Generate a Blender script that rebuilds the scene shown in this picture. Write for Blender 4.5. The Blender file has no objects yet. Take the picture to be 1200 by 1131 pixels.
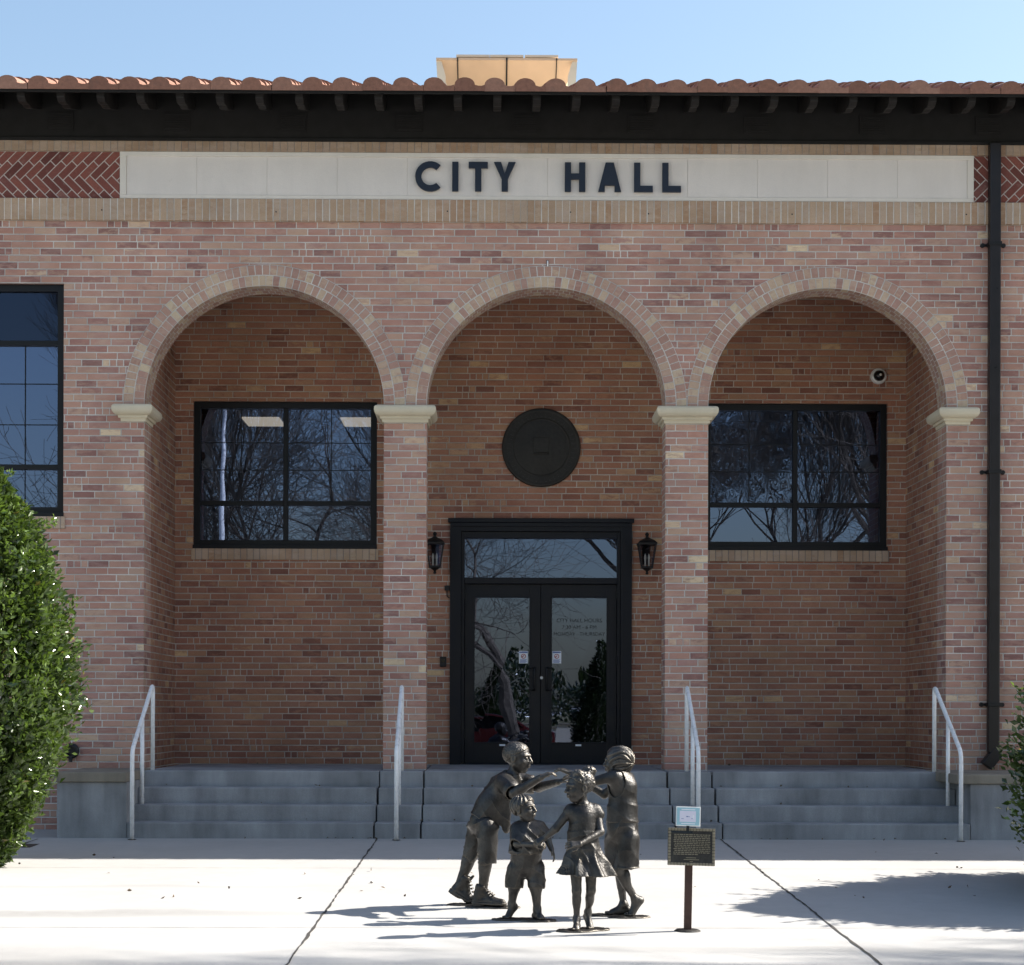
import bpy, bmesh, math, random
import numpy as np
from mathutils import Vector, Matrix
random.seed(7); rng = np.random.default_rng(7)
S = bpy.context.scene
COL = S.collection
R = math.radians

# ------------------------------------------------------------------ camera, sky, sun
EYE = 1.67
cam = bpy.data.cameras.new('camera'); camo = bpy.data.objects.new('camera', cam); COL.objects.link(camo)
cam.sensor_fit = 'HORIZONTAL'; cam.sensor_width = 36; cam.lens = 2130/1200*36
cam.shift_x = (600-591)/1200; cam.shift_y = (835-565.5)/1200
cam.clip_start = .1; cam.clip_end = 3000
camo.matrix_world = Matrix.Translation((0, 0, EYE)) @ Matrix.Rotation(R(-.43), 4, 'Z') @ Matrix.Rotation(R(90), 4, 'X') @ Matrix.Rotation(R(.155), 4, 'Z')
S.camera = camo
SUN = Vector((1.2, .33, 1.0))
w = bpy.data.worlds.new('World'); S.world = w; w.use_nodes = True
sky = w.node_tree.nodes.new('ShaderNodeTexSky'); sky.sky_type = 'NISHITA'; sky.sun_disc = False
sky.sun_elevation = math.atan2(1, math.hypot(SUN.x, SUN.y)); sky.sun_rotation = math.atan2(SUN.x, SUN.y)
sky.altitude = 0; sky.air_density = 1.3; sky.dust_density = 1.5; sky.ozone_density = 1.8
bg = w.node_tree.nodes['Background']; bg.inputs['Strength'].default_value = SKY_S = .088
w.node_tree.links.new(sky.outputs[0], bg.inputs[0])
sl = bpy.data.lights.new('sun', 'SUN'); sl.energy = 5.0; sl.angle = R(.53); sl.color = (1, .95, .87)
so = bpy.data.objects.new('sun', sl); COL.objects.link(so); so.rotation_euler = SUN.to_track_quat('Z', 'Y').to_euler(); so.location = (30, 10, 30)
vs = S.view_settings; S.display_settings.display_device = 'sRGB'
vs.view_transform = 'Standard'; vs.look = 'None'; vs.gamma = 1; vs.use_curve_mapping = False; vs.exposure = 1.25

# ------------------------------------------------------------------ scene tree helpers
def empty(name, loc=(0, 0, 0), rz=0, parent=None):
    o = bpy.data.objects.new(name, None); COL.objects.link(o); o.location = loc; o.rotation_euler.z = rz
    o.empty_display_size = .2
    if parent: o.parent = parent
    return o
def tag(o, label, cat=None, group=None, kind=None):
    if label: o['label'] = label
    if cat: o['category'] = cat
    if group: o['group'] = group
    if kind: o['kind'] = kind
    return o
def link(name, me, mat, parent=None, smooth=False, bevel=0):
    o = bpy.data.objects.new(name, me); COL.objects.link(o)
    if mat: me.materials.append(mat)
    if parent: o.parent = parent
    if smooth: me.polygons.foreach_set('use_smooth', [True]*len(me.polygons))
    if bevel:
        b = o.modifiers.new('bevel', 'BEVEL'); b.width = bevel; b.segments = 2; b.limit_method = 'ANGLE'; b.angle_limit = R(35)
    return o
def copy_tree(o, parent=None):
    c = o.copy(); COL.objects.link(c); c.parent = parent
    for ch in list(o.children): copy_tree(ch, c)
    return c

class MB:
    """collects faces with metre UVs, becomes ONE mesh object"""
    def __init__(s): s.v = []; s.f = []; s.uv = []; s.rnd = []; s.cur = 0.
    def face(s, pts, uv=None):
        n = len(s.v); s.v += [tuple(p) for p in pts]; s.f.append(tuple(range(n, n+len(pts))))
        if uv is None:
            a, b, c = (Vector(pts[i]) for i in (0, 1, 2)); nn = (b-a).cross(c-a); ax = max(range(3), key=lambda i: abs(nn[i]))
            uv = [((p[0], p[2]) if ax == 1 else (p[1], p[2]) if ax == 0 else (p[0], p[1])) for p in pts]
        s.uv += list(uv); s.rnd.append(s.cur)
    def box(s, x0, x1, y0, y1, z0, z1, M=None):
        P = [(x, y, z) for x in (x0, x1) for y in (y0, y1) for z in (z0, z1)]
        if M: P = [tuple(M @ Vector(p)) for p in P]
        for q in ((0, 4, 5, 1), (6, 2, 3, 7), (2, 0, 1, 3), (4, 6, 7, 5), (1, 5, 7, 3), (2, 6, 4, 0)): s.face([P[i] for i in q])
    def prism(s, poly, y0, y1, M=None):            # poly in x,z (ccw seen from the front), extruded along y
        f = lambda p, y: tuple(M @ Vector((p[0], y, p[1]))) if M else (p[0], y, p[1])
        s.face([f(p, y0) for p in poly]); s.face([f(p, y1) for p in reversed(poly)])
        for i in range(len(poly)):
            a, b = poly[i], poly[(i+1) % len(poly)]; s.face([f(b, y0), f(a, y0), f(a, y1), f(b, y1)])
    def lathe(s, prof, c, ax='z', n=24, ang=2*math.pi):   # prof: (radius, height) along ax
        for i in range(n):
            a0, a1 = ang*i/n, ang*(i+1)/n
            for (r0, h0), (r1, h1) in zip(prof, prof[1:]):
                def P(r, h, a):
                    x, y = r*math.cos(a), r*math.sin(a)
                    return (c[0]+x, c[1]+y, c[2]+h) if ax == 'z' else (c[0]+x, c[1]-h, c[2]+y)
                q = [P(r0, h0, a0), P(r0, h0, a1), P(r1, h1, a1), P(r1, h1, a0)]
                if r0 < 1e-6: q = [q[0], q[2], q[3]]
                elif r1 < 1e-6: q = q[:3]
                s.face(q)
    def tube(s, pts, r, n=8, cap=True):
        pts = [Vector(p) for p in pts]; rs = r if isinstance(r, (list, tuple)) else [r]*len(pts); rings = []
        t0 = (pts[1]-pts[0]).normalized(); u = t0.orthogonal().normalized()
        for i, p in enumerate(pts):
            t = ((pts[min(i+1, len(pts)-1)]-p).normalized()+(p-pts[max(i-1, 0)]).normalized()).normalized()
            u = (u-t*u.dot(t)).normalized(); v = t.cross(u)
            rings.append([p+(u*math.cos(2*math.pi*k/n)+v*math.sin(2*math.pi*k/n))*rs[i] for k in range(n)])
        for a, b in zip(rings, rings[1:]):
            for k in range(n): s.face([a[k], a[(k+1) % n], b[(k+1) % n], b[k]])
        if cap: s.face(rings[0][::-1]); s.face(rings[-1])
    def mesh(s, name, merge=False):
        me = bpy.data.meshes.new(name); me.from_pydata(s.v, [], s.f)
        uv = me.uv_layers.new(name='UVMap'); uv.data.foreach_set('uv', np.array(s.uv, dtype=np.float32).ravel())
        if any(s.rnd):
            at = me.attributes.new('rnd', 'FLOAT', 'FACE'); at.data.foreach_set('value', np.array(s.rnd, dtype=np.float32))
        if merge:
            bm = bmesh.new(); bm.from_mesh(me); bmesh.ops.remove_doubles(bm, verts=bm.verts, dist=1e-5)
            bmesh.ops.recalc_face_normals(bm, faces=bm.faces); bm.to_mesh(me); bm.free()
        me.update(); return me
    def build(s, name, mat, parent=None, smooth=False, bevel=0, merge=None):
        return link(name, s.mesh(name, (bevel > 0 or smooth) if merge is None else merge), mat, parent, smooth, bevel)
def bx(name, mat, parent, *b, bevel=0):
    m = MB(); m.box(*b); return m.build(name, mat, parent, bevel=bevel)
def text_obj(name, body, size, mat, parent, loc, depth=.001, rz=0):
    cu = bpy.data.curves.new('t', 'FONT'); cu.body = body; cu.size = size; cu.align_x = 'CENTER'; cu.align_y = 'CENTER'; cu.extrude = depth
    t = bpy.data.objects.new('t', cu); COL.objects.link(t)
    me = bpy.data.meshes.new_from_object(t.evaluated_get(bpy.context.evaluated_depsgraph_get()))
    bpy.data.objects.remove(t); bpy.data.curves.remove(cu)
    me.transform(Matrix.Rotation(rz, 4, 'Y') @ Matrix.Rotation(R(90), 4, 'X')); me.transform(Matrix.Translation(loc))
    me.materials.clear()
    return link(name, me, mat, parent)

# ------------------------------------------------------------------ materials
class NT:
    def __init__(s, name):
        s.m = bpy.data.materials.new(name); s.m.use_nodes = True; s.t = s.m.node_tree; s.p = s.t.nodes['Principled BSDF']
    def n(s, typ, **kw):
        nd = s.t.nodes.new('ShaderNode'+typ)
        for k, v in kw.items(): setattr(nd, k, v)
        return nd
    def L(s, a, b): s.t.links.new(a, b)
    def put(s, sock, v):
        if hasattr(v, 'is_output'): s.L(v, sock)
        else: sock.default_value = v
    def math(s, op, a, b=0., c=0.):
        nd = s.n('Math', operation=op); s.put(nd.inputs[0], a); s.put(nd.inputs[1], b); s.put(nd.inputs[2], c); return nd.outputs[0]
    def mix(s, fac, a, b, mode='MIX'):
        nd = s.n('Mix', data_type='RGBA', blend_type=mode); s.put(nd.inputs[0], fac); s.put(nd.inputs[6], a); s.put(nd.inputs[7], b); return nd.outputs[2]
    def noise(s, vec, scale, detail=4., rough=.55, col=False):
        nd = s.n('TexNoise'); s.L(vec, nd.inputs['Vector']); nd.inputs['Scale'].default_value = scale; nd.inputs['Detail'].default_value = detail
        nd.inputs['Roughness'].default_value = rough; return nd.outputs[1 if col else 0]
    def ramp(s, fac, stops, interp='LINEAR'):
        nd = s.n('ValToRGB'); cr = nd.color_ramp; cr.interpolation = interp
        while len(cr.elements) < len(stops): cr.elements.new(.5)
        for e, (p, c) in zip(cr.elements, stops): e.position = p; e.color = (*c, 1) if len(c) == 3 else c
        s.L(fac, nd.inputs[0]); return nd.outputs[0]
    def rng(s, v, a, b, c, d):
        nd = s.n('MapRange'); nd.clamp = True; s.L(v, nd.inputs[0])
        for i, x in enumerate((a, b, c, d)): s.put(nd.inputs[i+1], x)
        return nd.outputs[0]
    def vec(s, x, y, z=0.):
        nd = s.n('CombineXYZ'); s.put(nd.inputs[0], x); s.put(nd.inputs[1], y); s.put(nd.inputs[2], z); return nd.outputs[0]
    def obj(s): return s.n('TexCoord').outputs['Object']
    def pos(s): return s.n('NewGeometry').outputs['Position']
    def uv(s): return s.n('TexCoord').outputs['UV']
    def bump(s, h, dist, strength=1.):
        nd = s.n('Bump'); nd.inputs['Strength'].default_value = strength; nd.inputs['Distance'].default_value = dist
        s.L(h, nd.inputs['Height']); s.L(nd.outputs[0], s.p.inputs['Normal'])
    def set(s, **kw):
        for k, v in kw.items(): s.put(s.p.inputs[k.replace('_', ' ')], (*v, 1) if isinstance(v, tuple) and len(v) == 3 else v)
        return s.m

def simple(name, col, rough=.5, metal=0., var=.12, scale=20., bump=0., spec=.5):
    m = NT(name); o = m.obj(); n = m.noise(o, scale, 5); n2 = m.noise(o, scale*.13, 3)
    f = m.math('MULTIPLY', m.rng(n, .25, .75, 1-var, 1+var), m.rng(n2, .3, .7, 1-var, 1+var))
    c = m.mix(1., (*col, 1), m.vec(f, f, f), 'MULTIPLY')
    m.set(Base_Color=c, Roughness=m.rng(n, .2, .8, max(rough-.12, 0.02), min(rough+.12, 1)), Metallic=metal)
    m.p.inputs['Specular IOR Level'].default_value = spec
    if bump: m.bump(n, bump)
    return m.m

PAL = [(p_, tuple(min(x_*f_, .8) for x_, f_ in zip(c_, (1.16, 1.155, 1.155)))) for p_, c_ in [(0, (.22, .115, .10)), (.10, (.30, .155, .128)), (.24, (.39, .205, .155)), (.47, (.455, .27, .20)), (.62, (.36, .195, .16)), (.78, (.46, .305, .215)), (.92, (.36, .195, .165)), (.975, (.46, .29, .21)), (1, (.66, .52, .34))]]
def brick(name, bw=.2305, bh=.0762, mort=.0115, pal=PAL, jit=.5, split=.07, rowoff=.5, mcol=(.72, .67, .61), v0=0., tone_patch=.15, off=0., bleach=.36):
    m = NT(name); sp = m.n('SeparateXYZ'); m.L(m.uv(), sp.inputs[0]); u, v = sp.outputs[0], sp.outputs[1]
    pos = m.pos()
    vv = m.math('DIVIDE', m.math('SUBTRACT', v, v0), bh); row = m.math('FLOOR', vv); fv = m.math('FRACT', vv)
    wn = m.n('TexWhiteNoise', noise_dimensions='1D'); m.L(row, wn.inputs['W'])
    offs = m.math('ADD', m.math('MULTIPLY', m.math('PINGPONG', row, 1.), rowoff), m.math('MULTIPLY', m.math('SUBTRACT', wn.outputs[0], .5), jit))
    uu = m.math('ADD', m.math('ADD', m.math('DIVIDE', u, bw), offs), off); col = m.math('FLOOR', uu); fu = m.math('FRACT', uu)
    w2 = m.n('TexWhiteNoise', noise_dimensions='2D'); m.L(m.vec(m.math('ADD', col, .37), m.math('ADD', row, .71)), w2.inputs['Vector'])
    nsp = m.math('ADD', 1., m.math('MULTIPLY', m.math('LESS_THAN', w2.outputs[0], split), 2.))
    f3 = m.math('MULTIPLY', fu, nsp); fu2 = m.math('FRACT', f3); cid = m.math('ADD', m.math('MULTIPLY', col, 7.), m.math('FLOOR', f3))
    w3 = m.n('TexWhiteNoise', noise_dimensions='2D'); m.L(m.vec(m.math('ADD', cid, .13), m.math('ADD', row, .29)), w3.inputs['Vector'])
    sep = m.n('SeparateColor'); m.L(w3.outputs[1], sep.inputs[0])
    nz = m.noise(pos, 55., 3); nzl = m.noise(pos, 1.1, 4)
    du = m.math('DIVIDE', m.math('MULTIPLY', m.math('MINIMUM', fu2, m.math('SUBTRACT', 1., fu2)), bw), nsp)
    dv = m.math('MULTIPLY', m.math('MINIMUM', fv, m.math('SUBTRACT', 1., fv)), bh)
    du = m.math('ADD', du, m.math('MULTIPLY', m.math('POWER', sep.outputs[2], 3.), mort*.42))
    d = m.math('ADD', m.math('MINIMUM', du, dv), m.math('MULTIPLY', m.math('SUBTRACT', nz, .5), .0055))
    mask = m.rng(d, mort/2-.002, mort/2+.0022, 0., 1.)
    zone = m.math('ADD', m.math('MULTIPLY', m.math('SUBTRACT', m.noise(pos, .8, 3), .5), .55*min(jit*2, 1)), m.math('MULTIPLY', m.math('SUBTRACT', wn.outputs[0], .5), .16*min(jit*2, 1)))
    zs_ = lambda s_: m.math('ADD', s_, m.math('MULTIPLY', zone, m.math('MULTIPLY', m.math('MULTIPLY', s_, m.math('SUBTRACT', 1., s_)), 3.6)))
    c1 = m.ramp(zs_(sep.outputs[0]), pal); c2 = m.ramp(zs_(sep.outputs[1]), pal)
    sc = m.n('Mapping'); m.L(m.vec(u, v, sep.outputs[2]), sc.inputs[0]); sc.inputs['Scale'].default_value = (9, 22, 31)
    blot = m.noise(sc.outputs[0], 1., 4, .65)
    c = m.mix(m.math('MULTIPLY', m.rng(blot, .47, .64, 0., 1.), .7), c1, c2)
    gran = m.rng(m.noise(pos, 190., 2), .2, .8, .80, 1.2); c = m.mix(1., c, m.vec(gran, gran, gran), 'MULTIPLY')
    ms = m.n('Mapping'); m.L(pos, ms.inputs[0]); ms.inputs['Scale'].default_value = (1.6, 1.6, 5.5)
    efl = m.math('MULTIPLY', m.rng(m.noise(ms.outputs[0], 2., 6, .68), .48, .74, 0., 1.), bleach)
    smear = efl; c = m.mix(efl, c, (.56, .44, .385, 1))
    mc = m.mix(m.rng(m.noise(pos, 2.3, 3), .35, .65, 0., 1.), (*mcol, 1), (*[x*.66 for x in mcol], 1))
    c = m.mix(mask, mc, c)
    dk = m.math('MULTIPLY', m.rng(m.noise(pos, .55, 5, .7), .56, .74, 0., 1.), .28); c = m.mix(dk, c, (.17, .115, .10, 1))
    st = m.rng(nzl, .3, .7, 1-tone_patch, 1+tone_patch); c = m.mix(1., c, m.vec(st, st, st), 'MULTIPLY')
    m.set(Base_Color=c, Roughness=.9); m.p.inputs['Specular IOR Level'].default_value = .25
    m.bump(m.math('ADD', m.math('MULTIPLY', mask, 1.), m.math('MULTIPLY', m.noise(pos, 90., 4), .45)), .0055, .9)
    return m.m
M = {}
M['brick'] = brick('wall_brick', v0=7.06)
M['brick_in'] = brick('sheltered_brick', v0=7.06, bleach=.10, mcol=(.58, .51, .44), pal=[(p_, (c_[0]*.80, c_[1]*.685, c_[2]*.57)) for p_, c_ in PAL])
M['brick_ring'] = brick('arch_brick', bw=.0785, bh=.1175, jit=0., split=0., tone_patch=.08, mort=.011, pal=[(0, (.36, .20, .16)), (.2, (.47, .29, .22)), (.5, (.42, .25, .20)), (.65, (.52, .36, .26)), (.85, (.60, .48, .33)), (1, (.40, .22, .175))])
TAN = [(0, (.43, .30, .20)), (.35, (.50, .36, .25)), (.6, (.46, .35, .265)), (.8, (.39, .24, .145)), (1, (.53, .41, .30))]
M['soldier'] = brick('soldier_brick', bw=.0775, bh=.30, jit=0., split=0., rowoff=0., v0=7.03, pal=TAN, mort=.0115, mcol=(.78, .73, .66), tone_patch=.12)
M['header'] = brick('header_brick', bw=.0775, bh=.30, jit=0., split=0., rowoff=0., v0=7.72, pal=[(p, tuple(x*.82 for x in c)) for p, c in TAN], mort=.007, mcol=(.36, .32, .28), tone_patch=.12)
M['sillb'] = brick('sill_brick', bw=.0775, bh=.6, jit=0., split=0., rowoff=0., v0=3.3, pal=[(p, tuple(x*1.0 for x in c)) for p, c in TAN], mort=.008, mcol=(.30, .27, .25))

def herr_mat():
    m = NT('red_herringbone_brick'); a = m.n('Attribute', attribute_name='rnd'); p = m.pos()
    c = m.ramp(a.outputs['Fac'], [(0, (.12, .036, .029)), (.35, (.20, .060, .045)), (.7, (.255, .082, .058)), (.93, (.18, .06, .05)), (1, (.34, .19, .15))])
    g = m.rng(m.noise(p, 60., 4, .7), .2, .8, .7, 1.3); c = m.mix(1., c, m.vec(g, g, g), 'MULTIPLY')
    c = m.mix(m.rng(m.noise(p, 11., 3), .6, .75, 0., .4), c, (.36, .24, .20, 1))
    m.bump(m.noise(p, 90., 3), .004); return m.set(Base_Color=c, Roughness=.85)
M['herring'] = herr_mat()
M['mortar'] = simple('mortar', (.62, .57, .52), .95, var=.12, scale=60, bump=.002)

def stone(name, col, streak=.1, grain=.05, bump=.0015, rough=.8):
    m = NT(name); p = m.pos(); mp = m.n('Mapping'); m.L(p, mp.inputs[0]); mp.inputs['Scale'].default_value = (3.2, 3.2, .55)
    st = m.noise(mp.outputs[0], 1.4, 5, .6); g = m.noise(p, 130., 3); bl = m.noise(p, 1.7, 4)
    f = m.math('MULTIPLY', m.math('MULTIPLY', m.rng(st, .3, .75, 1+streak*.4, 1-streak), m.rng(g, .2, .8, 1-grain, 1+grain)), m.rng(bl, .3, .7, 1-streak*.7, 1+streak*.5))
    c = m.mix(1., (*col, 1), m.vec(f, f, f), 'MULTIPLY'); c = m.mix(m.rng(m.noise(p, 5.5, 5, .7), .62, .8, 0., .22), c, (col[0]*.55, col[1]*.5, col[2]*.42, 1))
    m.bump(m.math('ADD', g, m.noise(p, 14., 4)), bump); return m.set(Base_Color=c, Roughness=rough)
M['cast'] = stone('cast_stone', (.76, .70, .62), .08, .03)
M['capstone'] = stone('capital_stone', (.66, .58, .43), .08, .04)
M['step'] = stone('step_concrete', (.30, .305, .315), .36, .15, .002)
M['coping'] = stone('coping_concrete', (.27, .235, .185), .3, .14, .002)
M['panel_stone'] = stone('frieze_limestone', (.75, .69, .63), .06, .03)

def ground_mat():
    m = NT('plaza_concrete'); p = m.pos(); sp = m.n('SeparateXYZ'); m.L(p, sp.inputs[0])
    a = m.noise(p, .9, 5, .6); b = m.noise(p, 9., 5, .65); g = m.noise(p, 140., 2)
    f = m.math('MULTIPLY', m.math('MULTIPLY', m.rng(a, .3, .7, .93, 1.06), m.rng(b, .3, .7, .96, 1.03)), m.rng(g, .2, .8, .95, 1.05))
    c = m.mix(1., (.395, .385, .37, 1), m.vec(f, f, f), 'MULTIPLY')
    c = m.mix(m.rng(m.noise(p, 3., 6, .75), .66, .80, 0., .16), c, (.27, .25, .23, 1))
    def tone_patch(c, cx, cy, rx, ry, amt, wob):  # soft-edged ellipse of darker grey mixed into the concrete colour
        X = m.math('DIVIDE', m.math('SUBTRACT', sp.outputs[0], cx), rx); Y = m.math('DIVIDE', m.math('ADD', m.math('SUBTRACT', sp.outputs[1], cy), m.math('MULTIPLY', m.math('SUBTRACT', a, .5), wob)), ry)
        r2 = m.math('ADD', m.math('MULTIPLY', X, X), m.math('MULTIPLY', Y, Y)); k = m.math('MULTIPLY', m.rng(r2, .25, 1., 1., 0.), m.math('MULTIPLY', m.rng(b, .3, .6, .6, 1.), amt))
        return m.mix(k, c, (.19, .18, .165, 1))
    c = tone_patch(c, -4.3, 12.75, 3.3, .26, .5, .5); c = tone_patch(c, -3.9, 14.4, 3.0, .12, .22, .5); c = tone_patch(c, -5.2, 10.75, 3.6, .95, .55, .6); c = tone_patch(c, 1.5, 11.1, 3.0, .16, .25, .5)
    m.bump(m.math('ADD', m.math('MULTIPLY', g, .6), b), .0015); return m.set(Base_Color=c, Roughness=.88)
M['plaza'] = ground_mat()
M['joint'] = simple('joint_dirt', (.045, .04, .035), .95, var=.3, scale=15)
M['asphalt'] = simple('asphalt', (.055, .055, .058), .9, var=.2, scale=30, bump=.004)
M['grass'] = simple('dormant_lawn', (.24, .21, .11), .95, var=.35, scale=8, bump=.02)
M['mulch'] = simple('mulch', (.045, .035, .028), .95, var=.4, scale=25, bump=.02)
M['dark'] = simple('dark_brown_paint', (.0045, .0038, .0034), .8, var=.2, scale=6, bump=.001)
M['rafter'] = simple('brown_timber_paint', (.008, .006, .005), .65, var=.25, scale=9, bump=.002)
M['alum'] = simple('black_window_aluminium', (.006, .0068, .009), .4, var=.08, scale=8, spec=.3)
M['door'] = simple('navy_black_door_paint', (.0035, .0048, .0095), .42, var=.08, scale=6, spec=.3)
M['iron'] = simple('black_iron', (.010, .010, .011), .45, .3, var=.2, scale=40, bump=.001)
M['spout'] = simple('dark_bronze_downspout', (.022, .019, .020), .36, .4, var=.15, scale=7)
M['letter'] = simple('blue_black_letter_metal', (.020, .027, .042), .42, .35, var=.1, scale=12)
M['rail'] = simple('painted_steel_pipe', (.88, .88, .88), .3, .0, var=.07, scale=18, bump=.0006)
M['white'] = simple('white_plastic', (.75, .75, .73), .4, var=.03)
M['lens'] = simple('black_dome', (.006, .006, .007), .08, var=.02)
M['medal'] = simple('bronze_medallion', (.026, .024, .021), .42, .5, var=.25, scale=25, bump=.003)
M['beige'] = simple('beige_sheet_metal', (.62, .45, .31), .5, .0, var=.05, scale=5)
M['beige_light'] = simple('pale_sheet_metal', (.68, .60, .48), .5, .0, var=.05, scale=5)
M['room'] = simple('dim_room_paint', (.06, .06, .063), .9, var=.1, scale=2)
M['frosted'] = simple('smoked_lantern_glass', (.03, .03, .032), .12, var=.05)
M['bulb'] = simple('candle_bulb', (.75, .72, .62), .3, var=.02)
M['paper'] = simple('white_paper', (.78, .80, .84), .7, var=.02)
M['inkred'] = simple('red_ink', (.42, .10, .08), .7)
M['inkblue'] = simple('blue_ink', (.10, .16, .38), .7)
M['teal'] = simple('pale_teal_print', (.33, .55, .62), .5, var=.05)
M['lilac'] = simple('pale_lilac_print', (.70, .68, .78), .5, var=.03)
M['etch'] = simple('faded_door_lettering', (.016, .017, .018), .7)
M['rust'] = simple('rusty_brown_post', (.065, .034, .026), .7, .2, var=.3, scale=30, bump=.002)
M['plaqueback'] = simple('dark_plaque_bronze', (.045, .042, .038), .45, .6, var=.3, scale=50, bump=.001)
M['plaquehi'] = simple('rubbed_plaque_bronze', (.26, .225, .16), .45, .5, var=.2, scale=60)
M['trunkbark'] = simple('grey_brown_bark', (.13, .105, .08), .95, var=.35, scale=14, bump=.02)
M['twig'] = simple('bare_twig_bark', (.15, .12, .09), .9, var=.3, scale=9)
M['polewhite'] = simple('white_flagpole_paint', (.82, .82, .80), .35, var=.03)

def tile_mat():
    m = NT('terracotta_tile'); a = m.n('Attribute', attribute_name='rnd'); p = m.pos()
    c = m.ramp(a.outputs['Fac'], [(0, (.215, .098, .064)), (.5, (.275, .130, .084)), (1, (.33, .175, .12))])
    g = m.rng(m.noise(p, 25., 5, .7), .25, .75, .75, 1.2); c = m.mix(1., c, m.vec(g, g, g), 'MULTIPLY')
    c = m.mix(m.rng(m.noise(p, 6., 4), .6, .8, 0., .5), c, (.12, .095, .075, 1))
    m.bump(m.noise(p, 70., 3), .003); return m.set(Base_Color=c, Roughness=.85)
M['tile'] = tile_mat()

def bronze(name, k=1.):
    m = NT(name); p = m.pos(); g = m.n('NewGeometry')
    n = m.noise(p, 38., 5, .65); n2 = m.noise(p, 7., 4); n3 = m.noise(p, 260., 2)
    c = m.mix(m.rng(n2, .35, .68, 0., 1.), (.046*k, .043*k, .040*k, 1), (.096*k, .092*k, .088*k, 1))
    c = m.mix(m.rng(n, .52, .75, 0., .55), c, (.032*k, .032*k, .034*k, 1))
    c = m.mix(m.rng(g.outputs['Pointiness'], .505, .56, 0., .55), c, (.26*k, .22*k, .165*k, 1))
    c = m.mix(m.rng(g.outputs['Pointiness'], .44, .49, .75, 0.), c, (.015, .014, .013, 1))
    m.bump(m.math('ADD', n, m.math('MULTIPLY', n3, .5)), .0032, .9)
    return m.set(Base_Color=c, Metallic=.72, Roughness=m.rng(n, .3, .7, .30, .48))
M['bronze'] = bronze('patinated_bronze', .84); M['bronze_cloth'] = bronze('patinated_bronze_cloth', .70); M['bronze_hair'] = bronze('patinated_bronze_hair', .95)

def glass(name, refl=.14, tint=.28, wav=.0012, wsc=.9, tilt=None):
    m = NT(name); t = m.t; t.nodes.remove(m.p); out = t.nodes['Material Output']; p = m.pos()
    gl = m.n('BsdfGlossy'); gl.inputs['Roughness'].default_value = 0; gl.inputs['Color'].default_value = (.50, .63, 1, 1)
    tr = m.n('BsdfTransparent'); tr.inputs['Color'].default_value = (tint, tint, tint*1.04, 1)
    mx = m.n('MixShader'); fr = m.n('Fresnel'); fr.inputs[0].default_value = 1.5
    m.L(m.math('ADD', m.math('MULTIPLY', fr.outputs[0], .6), refl-.024), mx.inputs[0])
    m.L(tr.outputs[0], mx.inputs[1]); m.L(gl.outputs[0], mx.inputs[2]); m.L(mx.outputs[0], out.inputs[0])
    h = m.noise(p, wsc, 2, .4)
    b = m.n('Bump'); b.inputs['Strength'].default_value = 1; b.inputs['Distance'].default_value = wav; m.L(h, b.inputs['Height'])
    m.L(b.outputs[0], gl.inputs['Normal']); return m.m
M['glass'] = glass('window_glass', .20, wav=.0015); M['glass_wavy'] = glass('wavy_old_glass', .20, wav=.0045, wsc=2.3); M['glass_door'] = glass('door_glass', .15, tint=.3, wav=.0018, wsc=1.3)
M['glass_transom'] = glass('transom_glass', .17, wav=.0006, wsc=.8)
M['glass_dark'] = glass('tinted_upper_glass', .06, tint=.3)

def leaf_mat(name, c0, c1):
    m = NT(name); a = m.n('Attribute', attribute_name='rnd'); p = m.obj()
    c = m.ramp(a.outputs['Fac'], [(0, c0), (.6, c1), (.95, tuple(x*1.7 for x in c1)), (1, (.22, .16, .05))])
    m.set(Base_Color=c, Roughness=.20); m.p.inputs['Specular IOR Level'].default_value = .6
    m.p.inputs['Subsurface Weight'].default_value = 0
    tr = m.n('BsdfTranslucent'); m.L(m.mix(1., c, (1.5, 1.7, .6, 1), 'MULTIPLY'), tr.inputs[0]); mx = m.n('MixShader'); mx.inputs[0].default_value = .22
    m.L(m.p.outputs[0], mx.inputs[1]); m.L(tr.outputs[0], mx.inputs[2]); m.L(mx.outputs[0], m.t.nodes['Material Output'].inputs[0]); return m.m
M['leaf'] = leaf_mat('glossy_holly_leaf', (.028, .050, .016), (.088, .126, .040))
M['conifer'] = leaf_mat('dark_conifer_leaf', (.012, .022, .010), (.03, .045, .018))
def emis(name, col, s):
    m = NT(name); return m.set(Base_Color=(.8, .8, .8), Emission_Color=col, Emission_Strength=s)
M['lamp_panel'] = emis('lit_ceiling_panel', (1, .9, .72), .55)

# ------------------------------------------------------------------ setting: ground sheet, road, lawn
g = MB()
ys = [-900, 0, 18.63, 900]; zs = [0, 0, .3726, .3726]
for i in range(3): g.face([(-900, ys[i], zs[i]), (900, ys[i], zs[i]), (900, ys[i+1], zs[i+1]), (-900, ys[i+1], zs[i+1])])
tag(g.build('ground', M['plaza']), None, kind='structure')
def gz(y): return .02*min(max(y, 0), 18.63)
def jointline(pts, wd):
    m = MB()
    for (x0, y0), (x1, y1) in pts:
        n = max(2, int(math.hypot(x1-x0, y1-y0)/.12)); prev = None
        for i in range(n+1):
            t = i/n; x = x0+(x1-x0)*t; y = y0+(y1-y0)*t; ww = wd*(.55+.9*random.random()); j = (random.random()-.5)*wd*.7
            if abs(x1-x0) < abs(y1-y0): a, b = (x-ww/2+j, y), (x+ww/2+j, y)
            else: a, b = (x, y-ww/2+j), (x, y+ww/2+j)
            q = [(a[0], a[1], gz(a[1])+.004), (b[0], b[1], gz(b[1])+.004)]
            if prev: m.face([prev[0], prev[1], q[1], q[0]])
            prev = q
    return m
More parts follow.
